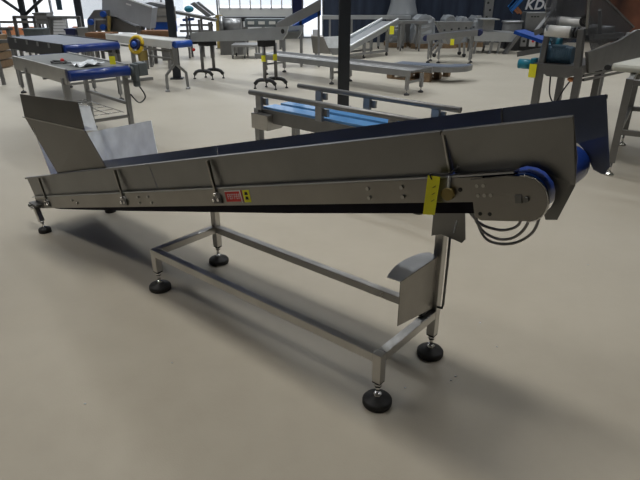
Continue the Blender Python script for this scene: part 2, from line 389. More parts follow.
# infeed legs
def foot(parent, x, y, r=.06, zt=.12, pad='rubber', name='foot'):
    m = MB().lathe([(r * .96, 0), (r, .006), (r, .022), (r * .9, .03), (r * .45, .034), (r * .4, .04), (.001, .041)], (x, y, 0))
    f = m.obj(name, pad, parent)
    return f
def spindle(parent, p, q, r=.009):
    p, q = V(p), V(q); m = MB().cyl(p, q, r, n=12); d = q - p
    m.cyl(p + d * .1, p + d * .32, r * 1.9, n=6); m.cyl(p + d * .8, q, r * 1.9, n=6)
    return m.obj('spindle', 'chrome', parent)
for w in (-.034, WD + .034):
    lg = MB().bar(L_(2.868, w, .19), L_(2.815, w, .075), .034, .034, (0, 1, 0)).obj('infeed_leg', 'tube', inc, .002)
    spindle(lg, L_(2.812, w, .08), L_(2.797, w, .03), .007); foot(lg, -2.795, w, .042)
    MB().bb(-2.915, -2.80, w - .02, w + .02, .185, .20).cyl(L_(2.90, w, .18), L_(2.90, w - .03, .18), .012, n=10).obj('clamp', 'dksteel', lg, .002)
    MB().cyl(L_(2.87, w - .03, .165), L_(2.87, w + .03, .165), .010, n=10).obj('pivot_bolt', 'chrome', lg)
# frame: short front legs, tall rear posts, rails, feet
T = .04; RZt = .25
sx = (0., 1.49); wy = (0., .435)
for s in sx:
    for w in wy:
        zt = RZt if w == 0 else OZ - s * .254 - .042
        lo = .115
        lg = MB().bar(L_(s, w, lo), L_(s, w, zt), T, T, (1, 0, 0)).obj('leg', 'tube', inc, .003)
        MB().bb(-s - .018, -s + .018, w - .018, w + .018, lo - .006, lo).obj('end_cap', 'rubber', lg)
        spindle(lg, L_(s, w, lo), L_(s, w, .036)); foot(lg, -s, w, .061)
for w in wy: MB().bar(L_(T / 2, w, RZt - T / 2), L_(1.49 - T / 2, w, RZt - T / 2), T).obj('long_rail', 'tube', inc, .003)
for s in sx: MB().bar(L_(s, T / 2, RZt - T / 2 + .0005), L_(s, .435 - T / 2, RZt - T / 2 + .0005), T).obj('short_rail', 'tube', inc, .003)
for s in sx:                                        # cross beams under the belt, carried by the rear posts
    z = OZ - s * .254 + .035
    MB().bar(L_(s, .002, z), L_(s, WD - .002, z), .03).obj('cross_beam', 'dksteel', inc, .002)
# bent bracket on the tall post
bk = MB().ext([L_(.035, .408, .735), L_(-.10, .408, .775), L_(-.118, .408, .632), L_(-.105, .408, .612), L_(-.01, .408, .625), L_(.035, .408, .605)], (0, .004, 0)).obj('bracket_plate', 'steel', inc, .001)
MB().bar(L_(-.066, .4065, .648), L_(-.074, .4065, .705), .006, .004).obj('slot', 'sheet', bk)
MB().tube([L_(-.045, .42, .64), L_(-.047, .42, .5), L_(-.047, .42, .295), L_(-.043, .42, .275), L_(-.02, .42, .272)], .0055, 8, False).obj('hold_rod', 'dksteel', inc)
# guard plate with a curved flange by the tall post
gp = MB().ext([L_(-.003, .12, .315), L_(-.003, .41, .262), L_(-.003, .41, .517), L_(-.003, .12, .518)], (-.004, 0, 0)).obj('guard_plate', 'plate', inc, .001)
arc = [(.0, .12), (.06, .118)] + [(.062 + .028 * math.sin(PI * i / 10), .118 + .3 * i / 10) for i in range(1, 10)] + [(.045, .425), (.0, .41)]
MB().ext([L_(s, w, .516) for s, w in arc], (0, 0, .003)).obj('curved_flange', 'bright', gp)
MB().bb(-.045, -.002, .33, .41, .253, .275).obj('black_wedge', 'rubber', gp)
# stickers, sensor cup, cables
def sticker(t0, t1, h0, h1, mt, par, name): return MB().ext([I(t, h, -.0125) for t, h in ((t0, h0), (t1, h0), (t1, h1), (t0, h1))], (0, -.0008, 0)).obj(name, mt, par)
st = sticker(-.86, -.745, .018, .068, 'red', inc, 'warning_label'); st['label'] = 'red printed label'
MB().ext([I(t, h, -.0134) for t, h in ((-.86, .064), (-.755, .064), (-.755, .069), (-.86, .069))], (0, -.0004, 0)).ext([I(t, h, -.0134) for t, h in ((-.756, .012), (-.748, .012), (-.752, .069), (-.76, .069))], (0, -.0004, 0)).obj('label_border', 'logoW', st)
m = MB()
for i, k in enumerate((1, 0, 2, 1, 0, 1)):
    t = -.845 + i * .015
    m.ext([I(x, h, -.0134) for x, h in ((t, .03), (t + .003, .03), (t + .003, .052), (t, .052))], (0, -.0004, 0))
    for hh in (.03, .041, .05)[k:]:
        m.ext([I(x, h, -.0134) for x, h in ((t, hh), (t + .010, hh), (t + .010, hh + .003), (t, hh + .003))], (0, -.0004, 0))
m.obj('label_lettering', 'logoW', st)
st2 = sticker(-.738, -.695, .014, .068, 'tag', inc, 'pictogram_label'); st2['label'] = 'yellow label with two black symbols'
m = MB()
for h in (.026, .046):
    m.ext([I(x, y, -.0134) for x, y in ((-.728, h), (-.706, h), (-.71, h + .014), (-.724, h + .014))], (0, -.0004, 0))
m.obj('pictogram', 'ink', st2)
cup = MB().cyl(I(.247, .03, -.012), I(.247, .03, -.03), .02, n=16).obj('sensor_cup', 'ochre', inc); 
MB().bar(I(.25, .05, -.018), I(.258, .085, -.018), .012, .006).obj('clip', 'sheet', cup); MB().cyl(I(.285, .04, -.012), I(.285, .04, -.014), .007, n=10).obj('plug', 'rubber', cup)
for q in (((.268, -.04), (.30, -.083), (.337, -.102), (.386, -.108), (.43, -.09), (.446, -.045)), ((.278, -.04), (.31, -.11), (.36, -.138), (.41, -.132), (.449, -.10), (.477, -.045)), ((.288, -.04), (.31, -.125), (.348, -.152), (.413, -.149), (.472, -.112), (.503, -.045))):
    MB().tube([I(t, h, .05) for t, h in q], .0045, 8).obj('cable', 'hose', inc)
# the yellow card hangs on a string from the guard
tg = thing('hanging_tag', 'yellow card tag hanging from the side of the inclined conveyor by black string', 'tag', A + Matrix.Rotation(RZ, 3, 'Z') @ I(.14, .1, -.03), RZ)
pt = lambda t, h, w: I(t, h, w) - I(.14, .1, -.03)
w0 = -.034
MB().ext([pt(.193, .096, w0), pt(.236, .088, w0), pt(.199, -.033, w0 - .004), pt(.157, -.031, w0 - .004)], (0, -.0015, 0)).obj('card', 'tag', tg)
MB().tube([pt(.206, .082, w0 - .003), pt(.203, .096, w0 - .004), pt(.215, .10, w0), pt(.26, .095, -.03), pt(.30, .118, -.035)], .0022, 6).obj('string', 'ink', tg)
m = MB()
for i in range(4): m.bar(pt(.205 - .006 * i, .055 - .022 * i, w0 - .0035), pt(.217 - .006 * i, .061 - .022 * i, w0 - .0035), .0015, .0015)
m.obj('handwriting', 'ink', tg)

# ------------------------------------------------------------------ background machines
E1 = math.radians(-44)
def legset(root, spots, ztop, w=.045, pad='rubber', m_='bgsteel', r=.045, caster=False):
    for x, y in spots:
        zt = ztop(x) if callable(ztop) else ztop
        l = MB().bb(x - w / 2, x + w / 2, y - w / 2, y + w / 2, .09, zt).obj('leg', m_, root)
        if caster:
            MB().cyl((x, y - .012, .045), (x, y + .012, .045), .045, n=14).obj('caster', 'rubber', l)
            MB().bar((x, y - .02, .05), (x, y - .02, .1), .006, .02).bar((x, y + .02, .05), (x, y + .02, .1), .006, .02).obj('fork', 'chrome', l)
        else:
            MB().cyl((x, y, .03), (x, y, .1), .01, n=8).obj('spindle', 'chrome', l); MB().lathe([(r, 0), (r, .02), (r * .5, .035), (.002, .036)], (x, y, 0), 14).obj('foot', pad, l)
def belt_conveyor(name, label, org, rz, L, W, z0, z1, side=.11, topm='blue', sidem='bgsteel', legs=(), endm='blue', rr=.05, lip=.012, pad='rubber', group=None, caster=False, bars=True, cat='conveyor', ext_=.04):
    r = thing(name, label, cat, org, rz, group); dz = z1 - z0
    zz = lambda x: z0 + dz * x / L
    for y in (0, W):
        MB().ext([(0, y - .012, z0 - side), (L, y - .012, z1 - side), (L, y - .012, z1 + lip), (0, y - .012, z0 + lip)], (0, .024, 0)).obj('side_rail', sidem, r)
    MB().ext([(0, .013, z0 - .02), (L, .013, z1 - .02), (L, .013, z1), (0, .013, z0)], (0, W - .026, 0)).obj('belt', topm, r)
    for x, z in ((-ext_, z0 - rr), (L + ext_, z1 - rr)): MB().cyl((x, .012, z), (x, W - .012, z), rr, n=20).obj('end_roller', endm, r)
    legset(r, legs, lambda x: zz(x) - side * .6, pad=pad, caster=caster)
    if bars:
        xs = sorted({x for x, y in legs}); ys = sorted({y for x, y in legs})
        for x in xs:
            if len(ys) > 1: MB().bar((x, ys[0], .32), (x, ys[-1], .32), .03).obj('cross_bar', 'bgsteel', r)
    return r

# -- two wide belt conveyors at left
R49 = math.radians(-47)
t1 = belt_conveyor('belt_conveyor', 'grey topped belt conveyor with blue end roller and papers on top, behind the hopper', (-3.53, 6.63, 0), R49, 1.62, .62, .85, .85, .13, 'sheenbelt', 'tube',
    legs=((.42, .0), (1.52, .0), (.42, .62), (1.52, .62)), endm='blue', rr=.05, ext_=.03)
MB().cyl((1.64, .63, .79), (1.64, .66, .79), .05).bb(1.58, 1.70, .655, .70, .69, .86).bb(1.58, 1.70, .70, .80, .74, .87).bb(1.60, 1.66, .66, .72, .63, .70).obj('gear_motor', 'gmotor', t1, .01)
MB().tube([(1.64, .7, .65), (1.64, .76, .52), (1.6, .70, .46), (1.55, .64, .55)], .008, 6).obj('cable', 'cable', t1)
m = MB()
for i in range(6): m.cyl((.5 + i * .19, .06, .36), (.5 + i * .19, .56, .36), .004, n=6)
for y in (.06, .23, .4, .56): m.cyl((.45, y, .36), (1.5, y, .36), .004, n=6)
m.obj('wire_shelf', 'chrome', t1)
MB().bar((.42, .62, .45), (1.52, .62, .45), .03).obj('stretcher', 'bgsteel', t1)
def on_t1(x, y, z=.85): return V((-3.53, 6.63, 0)) + Matrix.Rotation(R49, 3, 'Z') @ V((x, y, z))
m = MB()
gx, gy = 10, 7; vs = [[m.bm.verts.new(on_t1(1.18 + .35 * i / gx, .17 + .26 * j / gy, .856 + random.uniform(0, .035))) for j in range(gy + 1)] for i in range(gx + 1)]
for i in range(gx):
    for j in range(gy): m.bm.faces.new((vs[i][j], vs[i + 1][j], vs[i + 1][j + 1], vs[i][j + 1]))
tag(m.obj('crumpled_plastic_bag', 'paper'), 'crumpled clear plastic bag lying on the grey belt beside the blue roller', 'bag')
cg = thing('coiled_cable', 'small heap of dark cable with red plug lying on the grey belt', 'cable', on_t1(1.0, .16, .852), R49)
MB().tube([(.12 * math.cos(t * .9) * (1 - t * .02), .07 * math.sin(t * .9), .01 + .004 * (t % 3)) for t in range(16)], .008, 6).obj('cord', 'cable', cg)
MB().ball((.02, .03, .03), .025, (1.3, .8, .8)).obj('plug', 'red', cg)
def small_tag(p, label, w=.05, h=.09, rz=0, grp='yellow sale tags on the background machines'):
    r = thing('hanging_tag', label, 'tag', p, rz, grp)
    MB().bb(-w / 2, w / 2, -.0015, .0015, -h, 0).obj('card', 'tag', r); MB().tube([(0, 0, -.008), (0, .005, .02), (0, .02, .04)], .002, 6).obj('string', 'ink', r)
    return r
small_tag(on_t1(1.55, .50, .94) , 'small yellow tag on the grey topped conveyor beside the gear motor', .06, .08, 0)

t2 = belt_conveyor('belt_conveyor', 'wide blue grey belt conveyor with dark open sides behind the conveyor with papers', (-5.0, 9.36, 0), math.radians(-43.4), 2.0, .82, .86, .86, .17, 'greybelt', 'black',
    legs=((.12, .02), (1.9, .02), (.12, .8), (1.9, .8), (1.05, .8)), endm='blue', rr=.055, ext_=.03)
for x in (.35, .8, 1.2, 1.6): MB().bb(x - .03, x + .03, -.02, .0, .80, .86).obj('bracket', 'bgsteel', t2)
for y in (.02, .8): MB().bar((.12, y, .4), (1.9, y, .4), .04).obj('stretcher', 'bgsteel', t2)

# -- narrow white conveyor with yellow hand wheel and forked leg
t3 = thing('narrow_conveyor', 'narrow off white conveyor with yellow wheel and forked steel leg by the left column', 'conveyor', (-3.95, 10.8, 0), E1)
L3, W3, z3 = 2.2, .34, .82
for y in (0, W3): MB().bb(0, L3, y - .015, y + .015, z3 - .13, z3).obj('side_rail', 'white', t3, .012)
MB().bb(0, L3, .016, W3 - .016, z3 - .05, z3 - .012).obj('belt', 'white', t3)
MB().cyl((L3 + .06, .02, z3 - .06), (L3 + .06, W3 - .02, z3 - .06), .055).bb(L3 - .02, L3 + .06, .02, W3 - .02, z3 - .10, z3 - .02).obj('end_roller', 'bluebright', t3)
for x in (1.98,):
    lg = MB().bar((x, W3 / 2, .42), (x, W3 / 2, z3 - .08), .09, .06).bar((x, W3 / 2, .44), (x - .0, W3 / 2 - .19, .27), .035).bar((x, W3 / 2, .44), (x, W3 / 2 + .19, .27), .035).bar((x, W3 / 2 - .19, .28), (x, W3 / 2 - .2, .04), .035).bar((x, W3 / 2 + .19, .28), (x, W3 / 2 + .2, .04), .035).obj('leg', 'bgsteel', t3)
    for q in (-.2, .2): MB().lathe([(.04, 0), (.04, .02), (.012, .04), (.002, .045)], (x, W3 / 2 + q, 0), 14).obj('foot', 'bgsteel', lg)
lg = MB().bar((.6, W3 / 2, .05), (.6, W3 / 2, z3 - .08), .06).bar((.6, -.2, .03), (.6, .5, .03), .05).obj('leg', 'bgsteel', t3)
MB().bar((.6, .17, .50), (1.98, .17, .50), .03).obj('stretcher', 'bgsteel', t3); MB().bar((.2, .17, .62), (1.98, .17, .62), .03).obj('stretcher', 'bgsteel', t3)
hc = V((1.39, -.17, z3 - .10))
wroot = MB(); fx = V((math.cos(-E1 - .28), math.sin(-E1 - .28), 0)); fz = V((0, .25, .97)); ax = fx.cross(fz).normalized()
wroot.tube([hc + fx * (.118 * math.cos(2 * PI * i / 24)) + fz * (.125 * math.sin(2 * PI * i / 24)) for i in range(25)], .03, 10, False)
hw = wroot.obj('wheel_guard', 'yellow', t3); MB().cyl(hc - ax * .05, hc + ax * .06, .082).obj('wheel_hub', 'navy', hw)
MB().ball(hc + ax * .05, .05).ball(hc - ax * .05, .05).obj('hub_cap', 'bluebright', hw)
MB().bb(1.36, 1.42, -.15, -.0, .46, .62).obj('wheel_bracket', 'ochre', hw)

# -- long grey conveyor on two black-footed stands
pA, pB = fl(203, 77), fl(270, 89)
pA = V((-2.2, 10.92, 0)); pB = V((-.92, 9.76, 0)); dA = (pB - pA).normalized(); rzA = math.atan2(dA.y, dA.x)
gc = thing('long_conveyor', 'long grey sheet sided conveyor on two stands with curved black feet', 'conveyor', pA, rzA)
LA = (pB - pA).length
z0, z1 = .80, .93
m = MB()
for y in (-.17, .17): m.ext([(-.12, y - .01, z0 - .13), (LA + .60, y - .01, z1 - .10), (LA + .70, y - .01, z1 + .0), (LA + .74, y - .01, z1 + .11), (-.12, y - .01, z0 + .03)], (0, .02, 0))
m.obj('side_plate', 'pale', gc)
MB().ext([(-.1, -.155, z0 - .03), (LA + .65, -.155, z1 + .02), (LA + .65, -.155, z1 + .04), (-.1, -.155, z0 - .01)], (0, .31, 0)).obj('belt', 'greybelt', gc)
MB().bb(-.26, -.05, -.17, .17, z0 - .17, z0 - .02).cyl((-.2, -.2, z0 - .1), (-.2, .2, z0 - .1), .06).obj('drive_unit', 'black', gc)
MB().ball((-.02, -.2, z0 - .26), .03).obj('red_knob', 'red', gc)
MB().cyl((LA + .62, -.19, z1 + .03), (LA + .62, -.17, z1 + .03), .035).obj('bearing', 'black', gc)
MB().bb(LA - .06, LA + .12, -.12, .12, z1 - .24, z1 - .11).obj('gear_box', 'black', gc); MB().bb(.02, .26, -.12, .12, z0 - .19, z0 - .12).obj('gear_box', 'black', gc)
for x in (.0, LA):
    for y in (-.09, .17):
        yy = y
        l = MB().cyl((x + .06, yy, .14), (x + .06, yy, z0 - .06), .03, n=14).obj('post', 'dksteel', gc); xx = x + .06
        ar = []; rz_loc = math.radians(25)
        for i in range(9):
            u_ = -1 + i / 4; ar.append(V((xx + .19 * u_ * math.cos(rz_loc), yy + .19 * u_ * math.sin(rz_loc), .155 - .075 * u_ * u_ * u_ * u_)))
        f = MB().tube(ar, .032, 8, False).obj('curved_foot', 'black', l)
        for e in (ar[0], ar[-1]):
            MB().cyl(e, (e.x, e.y, .02), .009, n=8).lathe([(.026, 0), (.026, .015), (.005, .025)], (e.x, e.y, 0), 12).obj('pad', 'rubber', l)
Ra = Matrix.Rotation(rzA, 3, 'Z')
for y, lab in ((-.135, 'yellow tag on the near post of the long grey conveyor'), (.15, 'yellow tag on the far post of the long grey conveyor')):
    small_tag(pA + Ra @ V((LA + (.09 if y < 0 else .10), y - (.0 if y < 0 else .03), .56)), lab, .07, .10, .3)

# -- low roller track in the middle
lw = thing('low_roller_track', 'low long steel roller track on short legs passing behind the near column', 'roller track', (-1.3, 11.6, 0), E1)
LL = 3.78
for y in (0, .62): MB().bb(0, LL, y - .02, y + .02, .30, .395).obj('side_rail', 'bgsteel', lw)
for i in range(54):
    x = .05 + i * .07; MB().cyl((x, .02, .375), (x, .60, .375), .022, n=10).obj('roller', 'dksteel', lw)
legset(lw, ((.25, .05), (.25, .55), (2.05, .05), (2.05, .55), (3.70, .05), (3.70, .45)), .31, .05)
for x in (.25, 2.05, 3.7): MB().bar((x, .05, .2), (x, .5, .2), .035).obj('cross_bar', 'bgsteel', lw)

# -- front conveyor with guide rails and pale blue belts (behind the main machine)
fc = thing('railed_conveyor', 'steel conveyor with pale blue twin belts and two guide rails behind the inclined conveyor', 'conveyor', (-.64, 5.14, 0), math.radians(-42.6))
for y, x0, x1 in ((0, 0, 1.95), (.56, .07, 1.84)):
    g = MB().cyl((x0, y, .70), (x1, y, .70), .023, n=16).obj('guide_rail', 'dksteel', fc)
    for x in ((.12, .86, 1.6) if y == 0 else (.34, .92, 1.62)): MB().bb(x - .035, x + .035, y - .012, y + .02, .56, .69).bb(x + .0, x + .07, y + .02, y + .05, .60, .66).obj('rail_bracket', 'bgsteel', g)
for y in (.06, .50): MB().bb(.02, 1.9, y - .012, y + .012, .44, .555).obj('side_frame', 'dksteel', fc)
for y in (.14, .36): MB().bb(.1, 1.88, y - .075, y + .075, .55, .575).obj('belt', 'bluel', fc)
MB().bb(.22, 1.7, .20, .30, .40, .43).obj('return_belt', 'bluebright', fc)
MB().bb(.02, .24, -.02, .16, .38, .52).obj('motor_cover', 'tube', fc, .004)
legset(fc, ((.06, .04), (1.85, .04), (.06, .52), (1.85, .52)), .56, .06)
MB().bar((.1, .1, .22), (1.8, .1, .22), .035).obj('stretcher', 'dksteel', fc); MB().bar((.06, .04, .36), (.06, .52, .36), .035).obj('cross_bar', 'dksteel', fc)

# -- white table at right
rt = thing('belt_table', 'cream topped steel table conveyor at the right edge beyond the inclined conveyor', 'table', (2.64, 4.87, 0), math.radians(-30))
e1, e2, c0 = V((.70, -.71, 0)), V((.71, .70, 0)), V((2.70, 5.32, .86))
MB().ext([c0, c0 + e1 * .75, c0 + e1 * .75 + e2 * 1.4, c0 + e2 * 1.4], (0, 0, .075)).obj('table_top', 'cream', rt, .03, world=True)
MB().cyl(c0 + V((-.02, .02, .03)), c0 + V((.02, .06, .03)), .026).obj('bearing', 'black', rt, world=True)
for x, y in ((.02, 0), (1.4, 0), (.05, 1.25), (1.4, 1.25)):
    z_ = .86
    l = MB().bb(x - .03, x + .03, y - .03, y + .03, .12, z_).obj('leg', 'dksteel', rt, .003); MB().cyl((x, y, .02), (x, y, .12), .013, n=10).lathe([(.045, 0), (.045, .012), (.02, .03), (.002, .032)], (x, y, 0), 18).obj('foot', 'chrome', l)
for p, q in (((.02, 0, .40), (.05, 1.25, .40)), ((.02, 0, .40), (1.4, 0, .40)), ((.02, 0, .83), (1.4, 0, .83)), ((.02, 0, .83), (.05, 1.25, .83)), ((.05, 1.25, .4), (1.4, 1.25, .4))):
    MB().bar(p, q, .045).obj('stretcher', 'dksteel', rt, .003)

# -- wrapping machine at right with rollers, blue motor and smoked guard
o = fl(541, 64, .85); o2 = fl(580, 67, .85); dm = (o2 - o); dm.z = 0; Wm = dm.length; rzm = math.atan2(dm.y, dm.x)
wm = thing('film_machine', 'grey machine with white rollers, blue grey motor and smoked guard at upper right', 'machine', (o.x, o.y, 0), rzm)
for x in (0, Wm):
    lg = MB().bb(x - .035, x + .035, -.03, .03, .1, .85).obj('leg', 'dksteel', wm); MB().lathe([(.05, 0), (.05, .02), (.015, .04), (.015, .1)], (x, 0, 0), 14).obj('foot', 'rubber', lg)
    lg = MB().bb(x - .035, x + .035, .75, .81, .1, .85).obj('leg', 'dksteel', wm); MB().lathe([(.05, 0), (.05, .02), (.015, .04), (.015, .1)], (x, .78, 0), 14).obj('foot', 'rubber', lg)
MB().ext([(-.06, -.04, .86), (Wm + .04, -.04, .86), (Wm + .04, -.04, .78), (Wm - .06, -.04, .76), (Wm - .09, -.04, .74), (.09, -.04, .74), (.06, -.04, .76), (-.06, -.04, .80)], (0, .84, 0)).obj('platform', 'dksteel', wm)
Rm = Matrix.Rotation(rzm, 3, 'Z'); RO = V((o.x, o.y, 0)); XD, YD = Rm @ V((1, 0, 0)), Rm @ V((0, 1, 0))
def onp(px, py, off):                       # local point on the plane y = off of the machine
    p0 = RO + YD * off - V((0, 0, CAM_H)); rr = ray(px, py); p = rr * (p0.dot(YD) / rr.dot(YD)) + V((0, 0, CAM_H)); return Rm.inverted() @ (p - RO)
def onx(px, py, off):                       # the same on the plane x = off
    p0 = RO + XD * off - V((0, 0, CAM_H)); rr = ray(px, py); p = rr * (p0.dot(XD) / rr.dot(XD)) + V((0, 0, CAM_H)); return Rm.inverted() @ (p - RO)
a, b = onp(546, 54.5, .14), onp(573, 55.5, .14); m = MB().cyl(a, b, .085)
for k in range(9): q = a.lerp(b, .25 + k * .08); m.cyl(q, q + (b - a).normalized() * .008, .092)
m.obj('motor', 'motor', wm); MB().box(a, (.07, .20, .2)).obj('motor_flange', 'motor', wm, .01)
q = onp(560, 48, .14); MB().box(q, (.14, .1, .06)).obj('terminal_box', 'motor', wm, .008)
a = onp(551, 44, .34); MB().cyl(a - V((.05, 0, 0)), a + V((.1, 0, 0)), .07).obj('gear_head', 'teal', wm)
MB().bar(onp(577.5, 68, -.02), onp(582, 29, -.02), .075, .06).obj('upright', 'dksteel', wm, .004)
MB().bar(onp(542, 64, .02), onp(547, 36, .02), .05).obj('upright', 'dksteel', wm)
a, b = onp(546, 30.5, .0), onp(571, 32.5, .0); m = MB().cyl(a, b, .055).obj('roller', 'rollw', wm); d_ = (b - a).normalized()
for k in (-.05, .01, .045): q = (b if k > 0 else a) + d_ * k; MB().cyl(q, q + d_ * .022, .05).obj('roller_clip', 'black', wm)
a, b = onp(558, 21.5, .30), onp(583, 23.5, .30); MB().cyl(a, b, .05).obj('roller', 'rollw', wm)
MB().bar(onp(536, 32, -.02), onp(553, 11, .12), .05, .03).bar(onp(553, 11, .12), onp(556, -8, .2), .05, .03).obj('arm', 'bgsteel', wm)
MB().bar(onp(535, 33, -.03), onp(543, 30, -.03), .06, .05).obj('arm_block', 'dksteel', wm)
MB().bar(onp(551, 19, .28), onp(588, 18, .28), .02).obj('tie_rod', 'pale', wm)
q = onp(586, 21, .1); m = MB().cyl(q - V((0, .03, 0)), q + V((0, .05, 0)), .055); m.obj('bearing', 'black', wm); MB().cyl(q - V((0, .034, 0)), q - V((0, .03, 0)), .03).obj('bearing_cap', 'chrome', wm)
# front hood sheet and smoked side guard running back along the machine
MB().ext([onp(552, 17, .32), onp(556, -6, .32), onp(594, -8, .32), onp(588, 17, .32)], (0, .01, 0)).obj('hood_sheet', 'plexi', wm)
gx = Wm + .03
pg = [(590, -10), (599, -8), (634, 27), (626, 35), (592, 50), (587, 28)]
MB().ext([onx(*q, gx) for q in pg], (-.01, 0, 0)).obj('smoked_guard', 'plexi', wm)
MB().ext([onx(*q, gx) - V((Wm, 0, 0)) for q in pg], (-.01, 0, 0)).obj('smoked_guard', 'plexi', wm)
MB().bar(onx(597, -10, gx), onx(634, 27, gx), .014).bar(onx(587, 28, gx), onx(590, -10, gx), .022).obj('guard_edge', 'dksteel', wm)
MB().ext([onx(*q, gx) for q in ((585, 52), (598, 48), (618, 40), (634, 30), (660, 26), (660, 46), (640, 58), (586, 73))], (.03, 0, 0)).obj('side_sheet', 'dksteel', wm)
for k, (px, py) in enumerate(((598, 30), (606, 38), (614, 31), (620, 37))):
    q = onx(px, py, gx - .05); MB().cyl(q, q - V((Wm - .1, 0, 0)), .055, n=14).obj('inner_roller', 'black' if k % 2 else 'bgsteel', wm)
MB().bar(onx(592, 37, gx - .03), onx(622, 35, gx - .03), .05).bar(onx(600, 10, gx - .03), onx(600, 44, gx - .03), .03).obj('inner_bar', 'bgsteel', wm)
q = onx(628, 33.5, gx + .04); MB().box(q, (.02, .12, .02)).obj('latch', 'pale', wm)
for px0, py0, px1, py1 in ((583, 76, 640, 64), (583, 80, 640, 68)): MB().bar(onx(px0, py0, gx), onx(px1, py1, gx), .025).obj('rail', 'dksteel', wm)
for px, py in ((636, 62),):
    q = onx(px, py, gx - .02)
    for xx in (q.x, q.x - Wm): MB().bb(xx - .03, xx + .03, q.y - .03, q.y + .03, 0, q.z + .05).obj('leg', 'dksteel', wm)
MB().tube([(.10, .05, .74), (.13, .03, .55), (.2, .02, .48), (.26, .05, .62), (.32, .08, .74)], .008, 6).obj('cable', 'cable', wm); MB().tube([(.2, .02, .48), (.24, .02, .3), (.22, .02, .1)], .007, 6).obj('cable', 'cable', wm)
MB().ball((.32, .03, .72), .03, (1.4, 1, .8)).obj('orange_plug', 'orange', wm)
MB().bar(onp(519, 31.5, .5), onp(547, 41, .5), .30, .035, (0, 0, 1)).obj('infeed_belt', 'bluebright', wm)
MB().bar(onp(519, 54, .15), onp(545, 49.5, .15), .12, .05).obj('infeed_arm', 'dksteel', wm)
a, b = onp(519, 63.5, .05), onp(534, 64.5, .05); MB().cyl(a, b, .05).obj('side_motor', 'teal', wm); MB().box(b, (.05, .1, .13)).obj('motor_flange', 'teal', wm, .005)
MB().bar(b, V((.0, .05, .82)), .05).obj('motor_bracket', 'dksteel', wm)
q = onp(533.5, 64, -.06)
small_tag(RO + Rm @ q, 'yellow tag below the teal motor of the machine with white rollers', .075, .135, rzm)

# -- rising chute conveyor with hopper, centre back
E2 = math.radians(46)
la, lb = at(349, 47, 13.9), at(398, 19.5, 15.3)
E2 = math.atan2(lb.y - la.y, lb.x - la.x); Lc = math.hypot(lb.x - la.x, lb.y - la.y); Yc = 14.6
cc = thing('chute_conveyor', 'rising white trough conveyor with sheet hopper behind the near column', 'conveyor', (la.x, la.y, 0), E2)
za, zb = la.z, lb.z; Wc = .52
for y in (0, Wc): MB().ext([(0, y - .012, za - .12), (Lc, y - .012, zb - .12), (Lc, y - .012, zb), (0, y - .012, za)], (0, .024, 0)).obj('side_rail', 'pale', cc)
for y in (0, Wc): MB().ext([(0, y - .02, za), (Lc, y - .02, zb), (Lc, y - .02, zb + .03), (0, y - .02, za + .03)], (0, .04, 0)).obj('rail_cap', 'frost', cc)
MB().ext([(0, .02, za - .07), (Lc, .02, zb - .07), (Lc, .02, zb - .05), (0, .02, za - .05)], (0, Wc - .04, 0)).obj('belt', 'pale', cc)
legset(cc, ((Lc * .78, .0), (Lc * .78, Wc), (Lc * .30, .0), (Lc * .30, Wc)), lambda x: za + (zb - za) * x / Lc - .1, .06, caster=True)
for y in (0, Wc): MB().bar((.0, y, .12), (Lc * .8, y, .12), .05).obj('base_rail', 'bgsteel', cc)
hb = MB().ext([at(311, 36, 13.3), at(323, 37, 13.3), at(331, 54, 13.3), at(313, 53, 13.3)], (0, .5, 0)).obj('hopper_body', 'taupe', cc, world=True)
MB().ext([at(324, 37, 13.4), at(340, 36, 13.4), at(342, 48, 13.4), at(328, 48, 13.4)], (0, .03, 0)).obj('hopper_side', 'sheet', cc, world=True)
MB().ext([at(329, 48.2, 13.4), at(342, 48.2, 13.4), at(346, 54, 13.4), at(332, 55, 13.4)], (0, .45, 0)).obj('hopper_side', 'bgsteel', cc, world=True)
pz = at(316, 33, 13.5); MB().box((pz.x, pz.y, pz.z), (.15, .02, .15)).obj('notice', 'logoW', hb, world=True)
MB().bar((pz.x, 13.53, pz.z - .35), (pz.x, 13.53, pz.z), .04, .02).obj('notice_stem', 'bgsteel', hb, world=True)
for px, py in ((316, 52), (340, 52)):
    q = at(px, py, 13.5); MB().bb(q.x - .03, q.x + .03, 13.47, 13.53, 0, q.z + .02).obj('leg', 'bgsteel', cc, world=True)
small_tag(at(392, 26, 15.0), 'yellow tag under the upper end of the white trough conveyor', .11, .20)

# -- inclined blue belt conveyor behind the long grey one
Yi = 12.6
bi = thing('rising_conveyor', 'rising steel conveyor with bright blue return belt left of the near column', 'conveyor', (fl(300, 55).x, Yi, 0))
p0, p1 = at(276, 33, Yi), at(321, 10, Yi)
MB().ext([p0, p1, p1 + V((0, 0, .22)), p0 + V((0, 0, .18))], (0, .025, 0)).obj('side_plate', 'bgsteel', bi, world=True)
MB().ext([p0 + V((0, .5, .02)), p1 + V((0, .5, .02)), p1 + V((0, .5, .2)), p0 + V((0, .5, .2))], (0, .025, 0)).obj('side_plate', 'pale', bi, world=True)
MB().ext([p0 + V((.1, .03, -.06)), p1 + V((0, .03, -.10)), p1 + V((0, .03, .02)), p0 + V((.1, .03, .0))], (0, .45, 0)).obj('belt', 'bluebright', bi, world=True)
for f in (.15, .55, .95):
    q = p0.lerp(p1, f)
    for k in (0.05, .47): MB().bb(q.x - .025, q.x + .025, Yi + k - .02, Yi + k + .02, 0, q.z).obj('leg', 'bgsteel', bi, world=True)
MB().tube([p1 + V((-.15, 0, .2)), p1 + V((-.15, 0, .30)), p1 + V((-.24, 0, .32))], .015, 8).obj('handle', 'bgsteel', bi, world=True)

